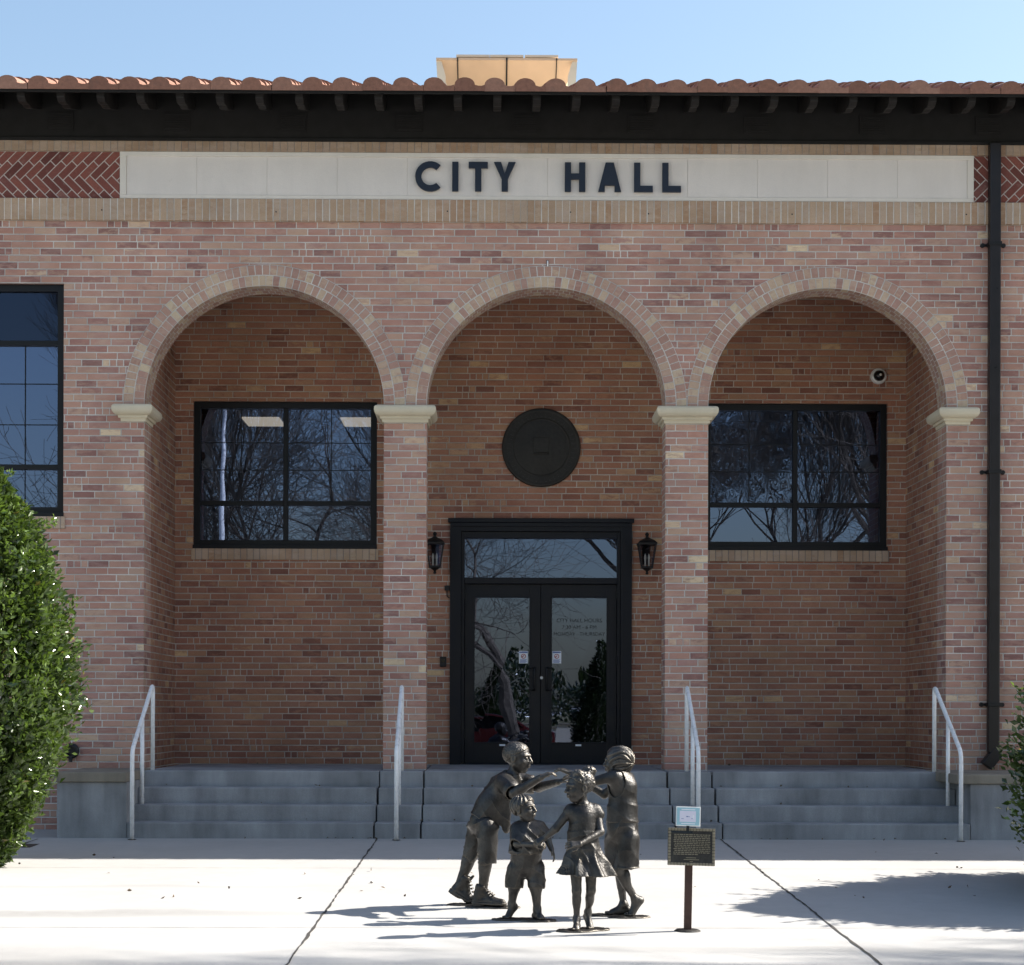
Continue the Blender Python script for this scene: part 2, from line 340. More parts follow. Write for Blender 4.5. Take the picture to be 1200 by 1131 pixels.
tag(jointline([((-1.155, 18.62), (-1.185, 3)), ((2.36, 18.62), (2.19, 3)), ((-4.6, 18.5), (-4.6, 3)), ((5.9, 18), (5.7, 3))], .017).build('pavement_joints', M['joint']), None, kind='structure')
tag(jointline([((-9, 12.0), (9, 12.1)), ((-9, 15.75), (9, 15.8)), ((-9, 8), (9, 8))], .008).build('pavement_score_lines', simple('score_line', (.25, .23, .21), .9)), None, kind='structure')
tag(bx('road', M['asphalt'], None, -300, 300, -26, -15, -.2, .004), None, kind='structure')
tag(bx('lawn', M['grass'], None, -300, 300, -300, -27, -.2, .05), None, kind='structure')
tag(bx('planting_bed', M['mulch'], None, -14, -4.45, 17.6, 19.95, .2, .36), None, kind='structure')
tag(bx('planting_bed', M['mulch'], None, 5.68, 14, 17.6, 19.95, .2, .36), None, kind='structure')

# ------------------------------------------------------------------ CITY HALL
C0 = .602; SP = 3.10; RA = 1.315; CX = [C0-SP, C0, C0+SP]; ZS = 5.036; FL = 1.04; YF = 20.; TW = .40; YB = 21.96
JL, JR = CX[0]-RA, CX[2]+RA
hall = empty('city_hall', (C0, 20, 0)); hall['label'] = 'one storey pink brick city hall with three arches and tiled roof'; hall['category'] = 'building'
def HP(o): o.parent = hall; o.location = tuple(a-b for a, b in zip(o.location, hall.location)); return o
class HallMB(MB):
    def build(s, name, mat, parent=hall, **k):
        o = MB.build(s, name, mat, None, **k)
        if parent is hall: o.location = (-C0, -20, 0)
        o.parent = parent; return o
def hbx(name, mat, *b, bevel=0, parent=hall):
    m = HallMB(); m.box(*b); return m.build(name, mat, parent, bevel=bevel)

def wall_sheet(mb, x0, x1, z0, z1, y, rects=(), arches=(), flip=False):
    xs = {x0, x1}
    for r in rects: xs |= {r[0], r[1]}
    for cx, rr, zs_, zb in arches: xs |= {cx-rr*math.cos(math.pi*i/40) for i in range(41)}
    xs = sorted(x for x in xs if x0 <= x <= x1)
    for a, b in zip(xs, xs[1:]):
        if b-a < 1e-6: continue
        mid = (a+b)/2; holes = []
        for r in rects:
            if r[0] < mid < r[1]: holes.append((r[2], r[2], r[3], r[3]))
        for cx, rr, zs_, zb in arches:
            if abs(mid-cx) < rr:
                f = lambda x: zs_+math.sqrt(max(rr*rr-(x-cx)**2, 0)); holes.append((zb, zb, f(a), f(b)))
        holes.sort(); la = lb = z0
        for h in holes+[(z1, z1, z1, z1)]:
            if h[0]-la > 1e-6 or h[1]-lb > 1e-6:
                mb.face([(a, y, la), (b, y, lb), (b, y, h[1]), (a, y, h[0])])
            la, lb = h[2], h[3]
WL = (-6.66, -4.70, 3.84, 6.37)
fw = HallMB()
wall_sheet(fw, -12, 26, .2, 7.06, YF, rects=[WL, (CX[0]+RA, CX[1]-RA, .2, ZS), (CX[1]+RA, CX[2]-RA, .2, ZS)], arches=[(c, RA, ZS, .2) for c in CX])
for x in (WL[0], WL[1]): fw.face([(x, 20, WL[2]), (x, 20.14, WL[2]), (x, 20.14, WL[3]), (x, 20, WL[3])])
fw.face([(WL[0], 20, WL[3]), (WL[1], 20, WL[3]), (WL[1], 20.14, WL[3]), (WL[0], 20.14, WL[3])])
for x in (JL, JR): fw.face([(x, 20, .5), (x, YB, .5), (x, YB, 6.95), (x, 20, 6.95)] if 0 else [(x, 20, .5), (x, 20+TW, .5), (x, 20+TW, ZS), (x, 20, ZS)])
for x in (-12, 26): fw.face([(x, 20, .2), (x, 34, .2), (x, 34, 8), (x, 20, 8)])
fw.face([(-12, 34, .2), (26, 34, .2), (26, 34, 8), (-12, 34, 8)])
fw.build('front_wall', M['brick'])
# inner side of arch wall + porch walls
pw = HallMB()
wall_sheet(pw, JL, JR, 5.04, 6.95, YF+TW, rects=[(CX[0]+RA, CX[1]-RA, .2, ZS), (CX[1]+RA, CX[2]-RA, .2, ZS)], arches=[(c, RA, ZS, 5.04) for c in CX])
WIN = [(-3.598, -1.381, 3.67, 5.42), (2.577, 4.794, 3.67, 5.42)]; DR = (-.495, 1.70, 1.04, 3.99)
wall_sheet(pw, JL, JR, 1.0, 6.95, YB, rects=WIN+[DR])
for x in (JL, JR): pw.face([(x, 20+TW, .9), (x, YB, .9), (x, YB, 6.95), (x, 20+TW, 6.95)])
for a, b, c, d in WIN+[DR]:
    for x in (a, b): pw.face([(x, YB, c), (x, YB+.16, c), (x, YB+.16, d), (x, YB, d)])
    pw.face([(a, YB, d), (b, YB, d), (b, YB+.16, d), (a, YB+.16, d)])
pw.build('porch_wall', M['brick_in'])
hbx('porch_ceiling', simple('porch_plaster', (.34, .27, .20), .9), JL-.1, JR+.1, YF+TW-.05, YB+.1, 6.95, 7.0)
# arches: two header rings, front face 6 mm proud, with their soffit
for c in CX:
    m = HallMB(); n = 64; ro = RA+.235; yf = YF-.006
    for i in range(n):
        a0, a1 = math.pi*i/n, math.pi*(i+1)/n
        P = lambda r, a, y: (c-r*math.cos(a), y, ZS+r*math.sin(a)); um = 1.44
        m.face([P(RA, a0, yf), P(RA, a1, yf), P(ro, a1, yf), P(ro, a0, yf)], [(a0*um, 0), (a1*um, 0), (a1*um, .235), (a0*um, .235)])
        m.face([P(ro, a0, yf), P(ro, a1, yf), P(ro, a1, yf+.02), P(ro, a0, yf+.02)], [(a0*um, .235), (a1*um, .235), (a1*um, .24), (a0*um, .24)])
        m.face([P(RA, a0, yf), P(RA, a1, yf), P(RA, a1, YF+TW), P(RA, a0, YF+TW)], [(a0*um, 0), (a1*um, 0), (a1*um, .41), (a0*um, .41)])
    m.build('arch', M['brick_ring'])
for x0, x1 in ((CX[0]+RA, CX[1]-RA), (CX[1]+RA, CX[2]-RA)):
    m = HallMB(); m.box(x0, x1, YF, YF+TW, FL-.05, ZS-.02); m.build('pillar', M['brick'])
def capital(x0, x1):
    m = HallMB(); lv = [(4.856, .0), (4.856, .020), (4.893, .024), (4.893, .044), (4.922, .048), (4.922, .064), (4.938, .088), (4.960, .103), (4.985, .108), (5.012, .106), (5.028, .096), (5.037, .078), (5.037, .0)]
    y0, y1 = YF, YF+TW
    for (za, oa), (zb, ob) in zip(lv, lv[1:]):
        rc = lambda z, o: [(x0-o, y0-o, z), (x1+o, y0-o, z), (x1+o, y1+o, z), (x0-o, y1+o, z)]
        A, B = rc(za, oa), rc(zb, ob)
        for k in range(4): m.face([A[k], A[(k+1) % 4], B[(k+1) % 4], B[k]])
    m.build('capital', M['capstone'], merge=True)
capital(JL-.235, JL-.004); capital(CX[0]+RA+.004, CX[1]-RA-.004); capital(CX[1]+RA+.004, CX[2]-RA-.004); capital(JR+.004, JR+.235)
# bands above the arches
hbx('soldier_band', M['soldier'], -12, 26, YF-.035, YF+.3, 7.06, 7.30, bevel=.006)
hbx('header_band', M['header'], -12, 26, YF-.028, YF+.3, 7.818, 7.937, bevel=.006)
for x in (-4.28, -2.37, -.49, .863, 1.72, 3.30, 5.22):
    m = HallMB(); m.lathe([(0, .0), (.009, 0), (.009, -.02)], (x, YF-.0365, 7.165+random.uniform(-.01, .01)), 'y', 10); m.build('weep_hole', M['joint'])
PL, PR = -4.085, 5.305
def clip(poly, ax, lim, keep_less):
    out = []
    for i in range(len(poly)):
        a, b = poly[i], poly[(i+1) % len(poly)]; ia = (a[ax] < lim) == keep_less; ib = (b[ax] < lim) == keep_less
        if ia: out.append(a)
        if ia != ib:
            t = (lim-a[ax])/(b[ax]-a[ax]); out.append((a[0]+t*(b[0]-a[0]), a[1]+t*(b[1]-a[1])))
    return out
def herringbone(x0, x1, z0, z1, xo, sgn):
    m = HallMB(); t = .0835; L = .222; j = .012; zc = (z0+z1)/2; r2 = math.sqrt(2)
    m.cur = .001; 
    rr = random.Random(3)
    def put(p0, p1, q0, q1):
        poly = []
        for p, q in ((p0+j/2, q0+j/2), (p1-j/2, q0+j/2), (p1-j/2, q1-j/2), (p0+j/2, q1-j/2)): poly.append((xo+sgn*(p+q)/r2, zc+(p-q)/r2))
        if sgn < 0: poly = poly[::-1]
        for ax, lim, kl in ((0, x0+.006, False), (0, x1-.006, True), (1, z0+.005, False), (1, z1-.005, True)):
            if len(poly) < 3: return
            poly = clip(poly, ax, lim, kl)
        if len(poly) >= 3:
            m.cur = .02+.96*rr.random(); m.prism(poly[::-1] if sgn > 0 else poly[::-1], YF-.006, YF+.01)
    N = 190
    for k in range(-N, N):
        for n in range(-1, 4):
            o = 0
            put(k*t+max(n*L-o, 0), k*t+(n+1)*L-o, k*t, (k+1)*t) if (n+1)*L-o > .02 else None
            put(k*t, (k+1)*t, (k+1)*t+max(n*L-o, 0), (k+1)*t+(n+1)*L-o) if (n+1)*L-o > .02 else None
    b = m.build('herringbone_panel', M['herring'])
    hbx('mortar_bed', M['mortar'], x0, x1, YF, YF+.2, z0, z1)
herringbone(-12, PL, 7.30, 7.818, -4.30, 1); herringbone(PR, 26, 7.30, 7.818, 5.56, -1)
# limestone frieze: twelve slabs and a raised border
sf = HallMB(); wsl = (PR-PL-.14)/12
for i in range(12): sf.box(PL+.07+i*wsl+.0010, PL+.07+(i+1)*wsl-.0010, YF-.012, YF+.2, 7.345, 7.768)
fr = sf.build('stone_frieze', M['panel_stone'], bevel=.002)
b = HallMB()
b.box(PL, PR, YF-.026, YF+.2, 7.768, 7.816); b.box(PL, PR, YF-.022, YF+.2, 7.302, 7.345)
b.box(PL, PL+.07, YF-.024, YF+.2, 7.345, 7.768); b.box(PR-.07, PR, YF-.024, YF+.2, 7.345, 7.768); b.box(PL+.1, PR-.1, YF-.004, YF+.1, 7.31, 7.8)
o = b.build('border', M['cast'], bevel=.004)
# frieze board, vents, rafters, soffit, fascia
hbx('frieze_board', M['dark'], -12, 26, YF-.02, YF+.3, 7.937, 8.50)
hbx('frieze_trim', M['dark'], -12, 26, YF-.045, YF-.019, 7.93, 7.965, bevel=.003)
vx0 = (70-575)/106.5
for i in range(-3, 14):
    x = vx0+i*1.276
    if not -9 < x < 11: continue
    m = HallMB(); m.box(x-.145, x+.145, YF-.034, YF-.019, 8.05, 8.245)
    for k in range(7): m.box(x-.125, x+.125, YF-.042, YF-.033, 8.065+k*.025, 8.078+k*.025)
    m.build('vent', M['dark'])
SLP = .318; YE = 19.2
rfm = []
zt = lambda y: 8.225+SLP*(y-YE)
prof = [(19.235, zt(19.235)), (20.0, zt(20.0)), (20.0, zt(20.)-.20), (19.62, zt(19.62)-.20), (19.52, zt(19.52)-.19), (19.44, zt(19.44)-.155), (19.36, zt(19.36)-.15), (19.29, zt(19.29)-.125), (19.235, zt(19.235)-.075)]
pm = HallMB(); h = .042
pm.face([(-h, y, z) for y, z in prof]); pm.face([(h, y, z) for y, z in reversed(prof)])
for i in range(len(prof)):
    (ya, za), (yb, zb) = prof[i], prof[(i+1) % len(prof)]; pm.face([(-h, ya, za), (-h, yb, zb), (h, yb, zb), (h, ya, za)])
rme = pm.mesh('rafter', True)
for i in range(-30, 34):
    x = (860-575)/110.9+i*.4195
    if not -11 < x < 12.5: continue
    if not rme.materials: rme.materials.append(M['rafter'])
    o = bpy.data.objects.new('rafter', rme); COL.objects.link(o); o.parent = hall; o.location = (x-C0, -20, 0)
    bv = o.modifiers.new('bevel', 'BEVEL'); bv.width = .004; bv.segments = 1
m = HallMB(); m.face([(-12.4, YE, zt(YE)), (26.4, YE, zt(YE)), (26.4, 20.3, zt(20.3)), (-12.4, 20.3, zt(20.3))]); m.face([(-12.4, YE, zt(YE)+.02), (26.4, YE, zt(YE)+.02), (26.4, 23.2, zt(23.2)+.02), (-12.4, 23.2, zt(23.2)+.02)])
m.build('soffit', M['dark'])
hbx('fascia', M['dark'], -12.4, 26.4, YE-.03, YE, 8.195, 8.245, bevel=.003)
# barrel tiles
def roof_tiles():
    m = HallMB(); P = .3205; N = 14; hump = .215
    x = -12.4+.03+.11; rr = random.Random(5)
    def prof(t):
        xx = t*P
        return 0.078*math.sqrt(max(0, 1-(2*xx/hump-1)**2)) if xx < hump and xx > 0 else (0. if xx <= 0 or xx <= hump else -.012*math.sin(math.pi*(xx-hump)/(P-hump)))
    ts = [0]+[(hump/P)*(.5-.5*math.cos(math.pi*i/9)) for i in range(1, 10)]+[(hump/P)+(1-hump/P)*i/3 for i in (1, 2, 3)]
    while x < 26.3:
        for c in range(10):
            s0 = c*.405-(.03 if c == 0 else 0)+rr.uniform(-.008, .008); s1 = (c+1)*.405+.04; m.cur = .02+.96*rr.random()
            dz0 = .030+rr.uniform(-.004, .006); dx = rr.uniform(-.005, .005)
            def W(t, s, dz): y = YE-.02+s*math.cos(math.atan(SLP)); return (x+t*P+dx, y, zt(YE)+.038+SLP*(y-YE)+dz+prof(t))
            for a, b in zip(ts, ts[1:]):
                A, B = W(a, s0, dz0), W(b, s0, dz0)
                m.face([A, B, W(b, s1, .0), W(a, s1, .0)])
                if c == 0:
                    zb = 8.215; m.face([(A[0], A[1], zb), (B[0], B[1], zb), B, A])
                else: m.face([(A[0], A[1], A[2]-.024), (B[0], B[1], B[2]-.024), B, A])
        x += P
    return m.build('tile_roof', M['tile'])
roof_tiles()
hbx('flat_roof', M['beige_light'], -12.3, 26.3, 22.9, 34, 9.0, 9.25)
# porch floor, steps, cheek walls
st = HallMB(); segs = [(-3.72, -1.195), (-1.187, -.716), (-.708, 1.896), (1.904, 2.376), (2.384, 4.93)]
for i, (a, b) in enumerate(segs):
    for k in range(4):
        e = random.Random(i*4+k).uniform(-.006, .006)
        y0 = 19.5-.29*k; st.box(a+e+.004, b+e-.004, y0, y0+(.30 if k else 2.45), .36 if k == 3 else FL-.168*(k+1)-.01, FL-.168*k)
st.build('steps', M['step'], bevel=.012)
hbx('step_core', M['joint'], -3.7, 4.9, 18.66, 21.9, .2, .50); hbx('step_core', M['joint'], -3.7, 4.9, 19.53, 21.9, .5, 1.0)
for a, b, s in ((-4.44, -3.724, 0), (4.934, 6.2, 1)):
    cw = hbx('cheek_wall', M['step'], a, b, 18.645, 19.99, .2, .945, bevel=.008)
    cp = hbx('coping', M['coping'], a-.03 if not s else a-.15, b if not s else b+.03, 18.615, 19.985, .946, 1.048, bevel=.012)
    cp.parent = cw; cp.location = (0, 0, 0)
# windows
def window(x0, x1, z0, z1, y, mull, rails, mats, munt_x=(), munt_z=(), sill=None):
    fw_ = .078; f = HallMB(); d0, d1 = y+.05, y+.13
    f.box(x0, x0+fw_, d0, d1, z0, z1); f.box(x1-fw_, x1, d0, d1, z0, z1); f.box(x0+fw_, x1-fw_, d0, d1, z1-fw_, z1); f.box(x0+fw_, x1-fw_, d0, d1, z0, z0+fw_)
    for v in mull: f.box(v-.028, v+.028, d0+.004, d1-.004, z0+fw_, z1-fw_)
    xs = [x0+fw_]+[v+s*.028 for v in mull for s in (-1, 1)]+[x1-fw_]
    for a, b in zip(xs[::2], xs[1::2]):
        for z in rails: f.box(a, b, d0+.008, d1-.008, z-.028, z+.028)
    f.box(x0-.004, x1+.004, y-.012, y+.055, z0-.03, z0+.016)
    fo = f.build('window', M['alum'], bevel=.004)
    zz = [z0+fw_]+[r+s*.028 for r in rails for s in (-1, 1)]+[z1-fw_]; i = 0
    for a, b in zip(xs[::2], xs[1::2]):
        for c, d in zip(zz[::2], zz[1::2]):
            t = random.uniform(-.004, .004); m = HallMB(); m.face([(a, y+.10, c), (b, y+.10+t*.3, c), (b, y+.10+t, d), (a, y+.10+t*.7, d)])
            o = m.build('pane', M[mats[i % len(mats)]], fo); i += 1
    mu = HallMB()
    for v in munt_x: mu.box(v-.0045, v+.0045, y+.091, y+.0955, max(z0+fw_, 4.224) if sill and y > 21 else z0+fw_, min(z1-fw_, 5.70))
    for z in munt_z: mu.box(x0+fw_, x1-fw_, y+.0912, y+.0953, z-.0045, z+.0045)
    if munt_x: mu.build('muntin', M['alum'], fo)
    if sill:
        s = HallMB(); s.box(x0-.02, x1+.02 if sill > 0 else x1, y-.018, y+.06, z0-.165, z0-.031); s.build('sill', M['sillb'], fo, bevel=.004)
    return fo
window(*WIN[0], YB, [-2.49], [4.196], ['glass'], (-3.03, -1.94), (4.93, 4.60), 1)
window(*WIN[1], YB, [3.685], [4.196], ['glass', 'glass_wavy', 'glass', 'glass'], (3.13, 4.23), (4.93, 4.60), 1)
window(*WL, YF, [], [4.36, 5.725], ['glass', 'glass', 'glass_dark'], (-5.145, -6.2), (5.28, 4.83), 1)
# entrance: frame, transom, two leaves
d = HallMB(); x0, x1, zt_ = DR[0], DR[1], DR[3]; Y = YB
d.box(x0, x0+.135, Y-.05, Y+.15, FL, zt_-.001); d.box(x1-.135, x1, Y-.05, Y+.15, FL, zt_-.001); d.box(x0+.135, x1-.135, Y-.048, Y+.15, zt_-.135, zt_)
d.box(x0-.025, x1+.025, Y-.075, Y+.02, zt_-.03, zt_+.02); d.box(x0+.02, x1-.02, Y-.062, Y, zt_-.08, zt_-.031)
a0, a1 = x0+.135, x1-.135
d.box(a0, a0+.04, Y-.02, Y+.13, FL, zt_-.135); d.box(a1-.04, a1, Y-.02, Y+.13, FL, zt_-.135); d.box(a0+.04, a1-.04, Y-.018, Y+.13, zt_-.215, zt_-.135)
d.box(a0+.04, a1-.04, Y-.012, Y+.13, 3.225, 3.30); d.box(a0+.04, a1-.04, Y+.02, Y+.14, FL, FL+.012)
fo = d.build('door_frame', M['door'], bevel=.005)
m = HallMB(); m.face([(a0+.04, Y+.05, 3.30), (a1-.04, Y+.05, 3.30), (a1-.04, Y+.052, zt_-.215), (a0+.04, Y+.052, zt_-.215)]); m.build('transom_pane', M['glass_transom'], fo)
XM = .602
for s in (-1, 1):
    xa, xb = (a0+.044, XM-.003) if s < 0 else (XM+.003, a1-.044); gi, go = XM+s*.135, XM+s*.80; ga, gb = min(gi, go), max(gi, go); g0, g1 = 1.31, 3.06
    m = HallMB(); yd = Y+.03
    m.box(xa, ga, yd, yd+.05, FL+.014, 3.222); m.box(gb, xb, yd, yd+.05, FL+.014, 3.222); m.box(ga, gb, yd, yd+.05, FL+.014, g0); m.box(ga, gb, yd, yd+.05, g1, 3.222)
    for (u0, u1, w0, w1) in ((ga-.018, ga, g0-.018, g1+.018), (gb, gb+.018, g0-.018, g1+.018), (ga, gb, g0-.018, g0), (ga, gb, g1, g1+.018)): m.box(u0, u1, yd-.008, yd+.001, w0, w1)
    leaf = m.build('door', M['door'], bevel=.003)
    m = HallMB(); m.face([(ga, yd+.025, g0), (gb, yd+.026, g0), (gb, yd+.022, g1), (ga, yd+.024, g1)]); m.build('pane', M['glass_door'], leaf)
    m = HallMB(); hx = XM+s*.075; m.tube([(hx, yd, 2.21), (hx, yd-.05, 2.21), (hx, yd-.062, 2.19), (hx, yd-.062, 1.96), (hx, yd-.05, 1.94), (hx, yd, 1.94)], .012, 8); m.tube([(hx, yd, 2.21), (hx+s*.07, yd-.004, 2.21)], .012, 6); m.tube([(hx, yd, 1.94), (hx+s*.07, yd-.004, 1.94)], .012, 6)
    m.build('handle', M['iron'], leaf, smooth=True)
    m = HallMB(); m.box(XM+s*.46-.035, XM+s*.46+.035, yd-.004, yd+.001, 1.265, 1.287); m.build('kick_label', M['paper'], leaf)
    for k in range(5): m = HallMB(); m.lathe([(0, .006), (.008, .004), (.010, 0)], (XM+s*(.10+k*.17), yd, 1.10), 'y', 8); m.build('rivet', M['alum'], leaf)
    for zz in (1.35, 2.25, 3.05) if s < 0 else (1.35, 2.25, 3.05):
        m = HallMB(); m.tube([(xa if s < 0 else xb, yd-.008, zz), (xa if s < 0 else xb, yd-.008, zz+.11)], .011, 8); m.build('hinge', M['iron'], leaf)
    if s < 0: left_leaf = leaf
    else:
        m = HallMB(); m.lathe([(0, .012), (.016, .010), (.020, 0)], (XM+.012, yd, 2.09), 'y', 14); m.build('lock_cylinder', M['white'], leaf)
        for k, (t, sz) in enumerate((('CITY HALL HOURS', .066), ('7:30 AM - 6 PM', .066), ('MONDAY - THURSDAY', .060))):
            text_obj('lettering', t, sz, M['etch'], leaf, (1.07, yd+.017, 2.785-k*.082), .0004)
# rooms behind the glass
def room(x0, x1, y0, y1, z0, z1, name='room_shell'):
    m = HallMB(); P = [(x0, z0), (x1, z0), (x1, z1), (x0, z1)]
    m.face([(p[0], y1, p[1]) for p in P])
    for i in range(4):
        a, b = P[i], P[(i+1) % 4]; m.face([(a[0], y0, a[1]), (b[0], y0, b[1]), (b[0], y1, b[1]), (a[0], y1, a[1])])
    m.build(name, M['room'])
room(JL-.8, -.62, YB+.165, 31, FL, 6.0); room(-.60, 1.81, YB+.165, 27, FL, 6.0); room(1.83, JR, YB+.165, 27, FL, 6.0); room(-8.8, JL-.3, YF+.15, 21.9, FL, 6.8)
for x, y in ((-3.32, 26.5), (-1.9, 26.5)):
    o = empty('ceiling_light', (x, y, 5.9)); tag(o, 'lit square ceiling light inside the left porch window, '+('nearer its left edge' if x < -2.5 else 'nearer the middle pier'), 'ceiling light', 'ceiling lights behind the left porch window')
    m = MB(); m.box(-.30, .30, -.42, .42, .0, .09); m.build('housing', M['white'], o); m = MB(); m.box(-.27, .27, -.39, .39, -.012, -.002); m.build('diffuser', M['lamp_panel'], o)

# ------------------------------------------------------------------ things fixed to or standing by the building
def glyph(ch, w_, h, t):
    """polygons (list of convex/concave loops) of a geometric bold capital, origin lower left"""
    if ch == 'I': return [[(0, 0), (t, 0), (t, h), (0, h)]]
    if ch == 'L': return [[(0, 0), (w_, 0), (w_, t), (t, t), (t, h), (0, h)]]
    if ch == 'T': return [[((w_-t)/2, 0), ((w_+t)/2, 0), ((w_+t)/2, h-t), (w_, h-t), (w_, h), (0, h), (0, h-t), ((w_-t)/2, h-t)]]
    if ch == 'H': return [[(0, 0), (t, 0), (t, h*.42), (w_-t, h*.42), (w_-t, 0), (w_, 0), (w_, h), (w_-t, h), (w_-t, h*.42+t*.95), (t, h*.42+t*.95), (t, h), (0, h)]]
    if ch == 'Y': k = t*1.15; return [[((w_-t)/2, 0), ((w_+t)/2, 0), ((w_+t)/2, h*.42), (w_, h), (w_-k, h), (w_/2, h*.60), (k, h), (0, h), ((w_-t)/2, h*.42)]]
    if ch == 'A':
        k = t*1.05; c = w_/2
        return [[(0, 0), (k, 0), (w_*.29, h*.22), (w_*.71, h*.22), (w_-k, 0), (w_, 0), (c+k*.62, h), (c-k*.62, h), ], ]
    if ch == 'C':
        r = h/2*1.03; a0 = R(47); n = 22; out = []; cx = r
        for i in range(n+1): a = a0+(2*math.pi-2*a0)*i/n; out.append((cx+r*math.cos(a), h/2+r*math.sin(a)))
        for i in range(n, -1, -1): a = a0+(2*math.pi-2*a0)*i/n; out.append((cx+(r-t)*math.cos(a), h/2+(r-t)*math.sin(a)))
        return [out]
sg = empty('city_hall_sign', (.615, 19.98, 7.39)); tag(sg, 'dark metal CITY HALL letters mounted on the pale stone frieze', 'sign')
LX = [('C', 485.0, 515.0), ('I', 528.3, 535.2), ('T', 547.5, 570), ('Y', 577, 602.6), ('H', 660, 684), ('A', 699, 726), ('L', 741, 763), ('L', 774, 796)]
for ch, a, b in LX:
    W_ = (b-a)/106.5; m = MB(); ox = (a-575)/106.5-.615
    def put(me_poly):
        m.prism([(ox+x, z) for x, z in me_poly], -.036, -.006)
    h_ = .322; t_ = .069
    for poly in glyph(ch, W_, h_, t_): put(poly)
    o = m.build('letter', M['letter'], sg, bevel=.003)
    if ch == 'A':   # counter of the A: cut with a triangular hole
        bm = bmesh.new(); bm.from_mesh(o.data); bm.free()
for dx, lab in ((-.675, 'black wall lantern left of the entrance doors, beside the left pier'), (1.872, 'black wall lantern right of the entrance doors')):
    o = empty('wall_lantern', (dx, YB, 3.36)); tag(o, lab, 'lantern', 'lanterns flanking the entrance'); yc = -.15
    def ring4(r, z): return [(-r, yc-r, z), (r, yc-r, z), (r, yc+r, z), (-r, yc+r, z)]
    m = MB(); r0, r1, z0, z1 = .062, .103, .06, .33
    for k in range(4):
        a, b = ring4(r0, z0)[k], ring4(r1, z1)[k]; m.tube([a, b], .009, 4)
        a, b = ring4(r0, z0), ring4(r1, z1); m.tube([a[k], a[(k+1) % 4]], .010, 4); m.tube([b[k], b[(k+1) % 4]], .010, 4)
        mid = lambda q, k: tuple((q[k][i]+q[(k+1) % 4][i])/2 for i in range(3))
    m.box(-.07, .07, yc-.07, yc+.07, .045, .062); m.build('cage', M['iron'], o)
    m = MB()
    lv = [(.112, .325), (.115, .345), (.085, .375), (.04, .40), (.018, .415), (.018, .43)]
    for (ra, za), (rb, zb) in zip(lv, lv[1:]):
        A, B = ring4(ra, za), ring4(rb, zb)
        for k in range(4): m.face([A[k], A[(k+1) % 4], B[(k+1) % 4], B[k]])
    m.face(ring4(.112, .325)[::-1]); m.lathe([(.008, .425), (.026, .445), (.026, .455), (.01, .475), (0, .48)], (0, yc, 0), 'z', 10); m.build('roof', M['iron'], o)
    m = MB(); m.lathe([(.066, .046), (.045, .03), (.02, .015), (.012, .0), (.02, -.012), (.018, -.024), (0, -.032)], (0, yc, 0), 'z', 10); m.build('finial', M['iron'], o)
    m = MB()
    for k in range(4):
        a, b = ring4(r0-.003, z0+.01), ring4(r1-.003, z1-.01); m.face([a[k], a[(k+1) % 4], b[(k+1) % 4], b[k]])
    m.build('pane', glass('lantern_glass', .035, .8) if dx < 0 else bpy.data.materials['lantern_glass'], o)
    for sx in (-.022, .022):
        m = MB(); m.lathe([(.010, .07), (.010, .15)], (sx, yc, 0), 'z', 8); m.lathe([(.011, .15), (.015, .17), (.011, .20), (0, .225)], (sx, yc, 0), 'z', 8); m.build('bulb', M['bulb'], o)
    m = MB(); m.box(-.045, .045, -.02, 0, .10, .33); m.tube([(0, -.01, .30), (0, -.05, .345), (0, yc, .36)], .011, 6); m.build('bracket', M['iron'], o)
o = empty('round_medallion', (.602, YB, 4.868)); tag(o, 'large round dark bronze medallion on the brick above the doors', 'plaque')
m = MB(); m.lathe([(.0, .046), (.15, .044), (.30, .038), (.330, .036), (.338, .040), (.345, .040), (.353, .036), (.435, .036), (.445, .040), (.466, .038), (.475, .026), (.475, 0)], (0, 0, 0), 'y', 96)
m.build('disc', M['medal'], o, smooth=False)
m = MB(); m.prism([(-.085, -.06), (.085, -.06), (.105, .12), (-.105, .12)], -.062, -.034); m.box(-.10, .10, -.070, -.034, -.082, -.066); m.build('shield', M['medal'], o, bevel=.004)
m = MB()
for k in range(44):
    a = 2*math.pi*k/44; Mx = Matrix.Rotation(-a, 4, 'Y') @ Matrix.Translation((0, 0, .393)); m.box(-.012, .012, -.043, -.033, -.022, .022, Mx)
m.build('rim_pattern', M['medal'], o)
o = empty('security_camera', (4.68, YB, 5.75)); tag(o, 'white round security camera with black dome above the right porch window', 'camera')
m = MB(); m.lathe([(.098, 0), (.098, .02), (.09, .045), (.072, .055), (.066, .05)], (0, 0, 0), 'y', 28); m.build('housing', M['white'], o, smooth=True)
m = MB(); m.lathe([(.068, .045), (.062, .072), (.045, .098), (.02, .113), (0, .116)], (0, 0, 0), 'y', 24); m.build('dome', M['lens'], o, smooth=True)
m = MB(); m.lathe([(.016, .095), (.014, .121), (0, .123)], (.004, 0, .0), 'y', 12); m.build('lens', M['bulb'], o, smooth=True)
o = empty('door_reader', (-.575, YB, 2.28)); tag(o, 'small black card reader on the brick left of the doors', 'card reader')
m = MB(); m.box(-.04, .04, -.03, 0, -.062, .062); m.build('case', M['iron'], o, bevel=.006); m = MB(); m.box(-.022, .022, -.034, -.029, -.01, .035); m.build('keypad', M['lens'], o, bevel=.001)
o = empty('door_sensor', (-.53, YB, 3.17)); tag(o, 'tiny black box fixed beside the door frame under the left lantern', 'sensor')
m = MB(); m.box(-.03, .032, -.03, 0, -.03, .03); m.build('case', M['iron'], o, bevel=.004); m = MB(); m.tube([(.0, -.012, -.03), (.0, -.012, -.1), (.03, -.012, -.12)], .006, 6); m.build('cable', M['iron'], o)
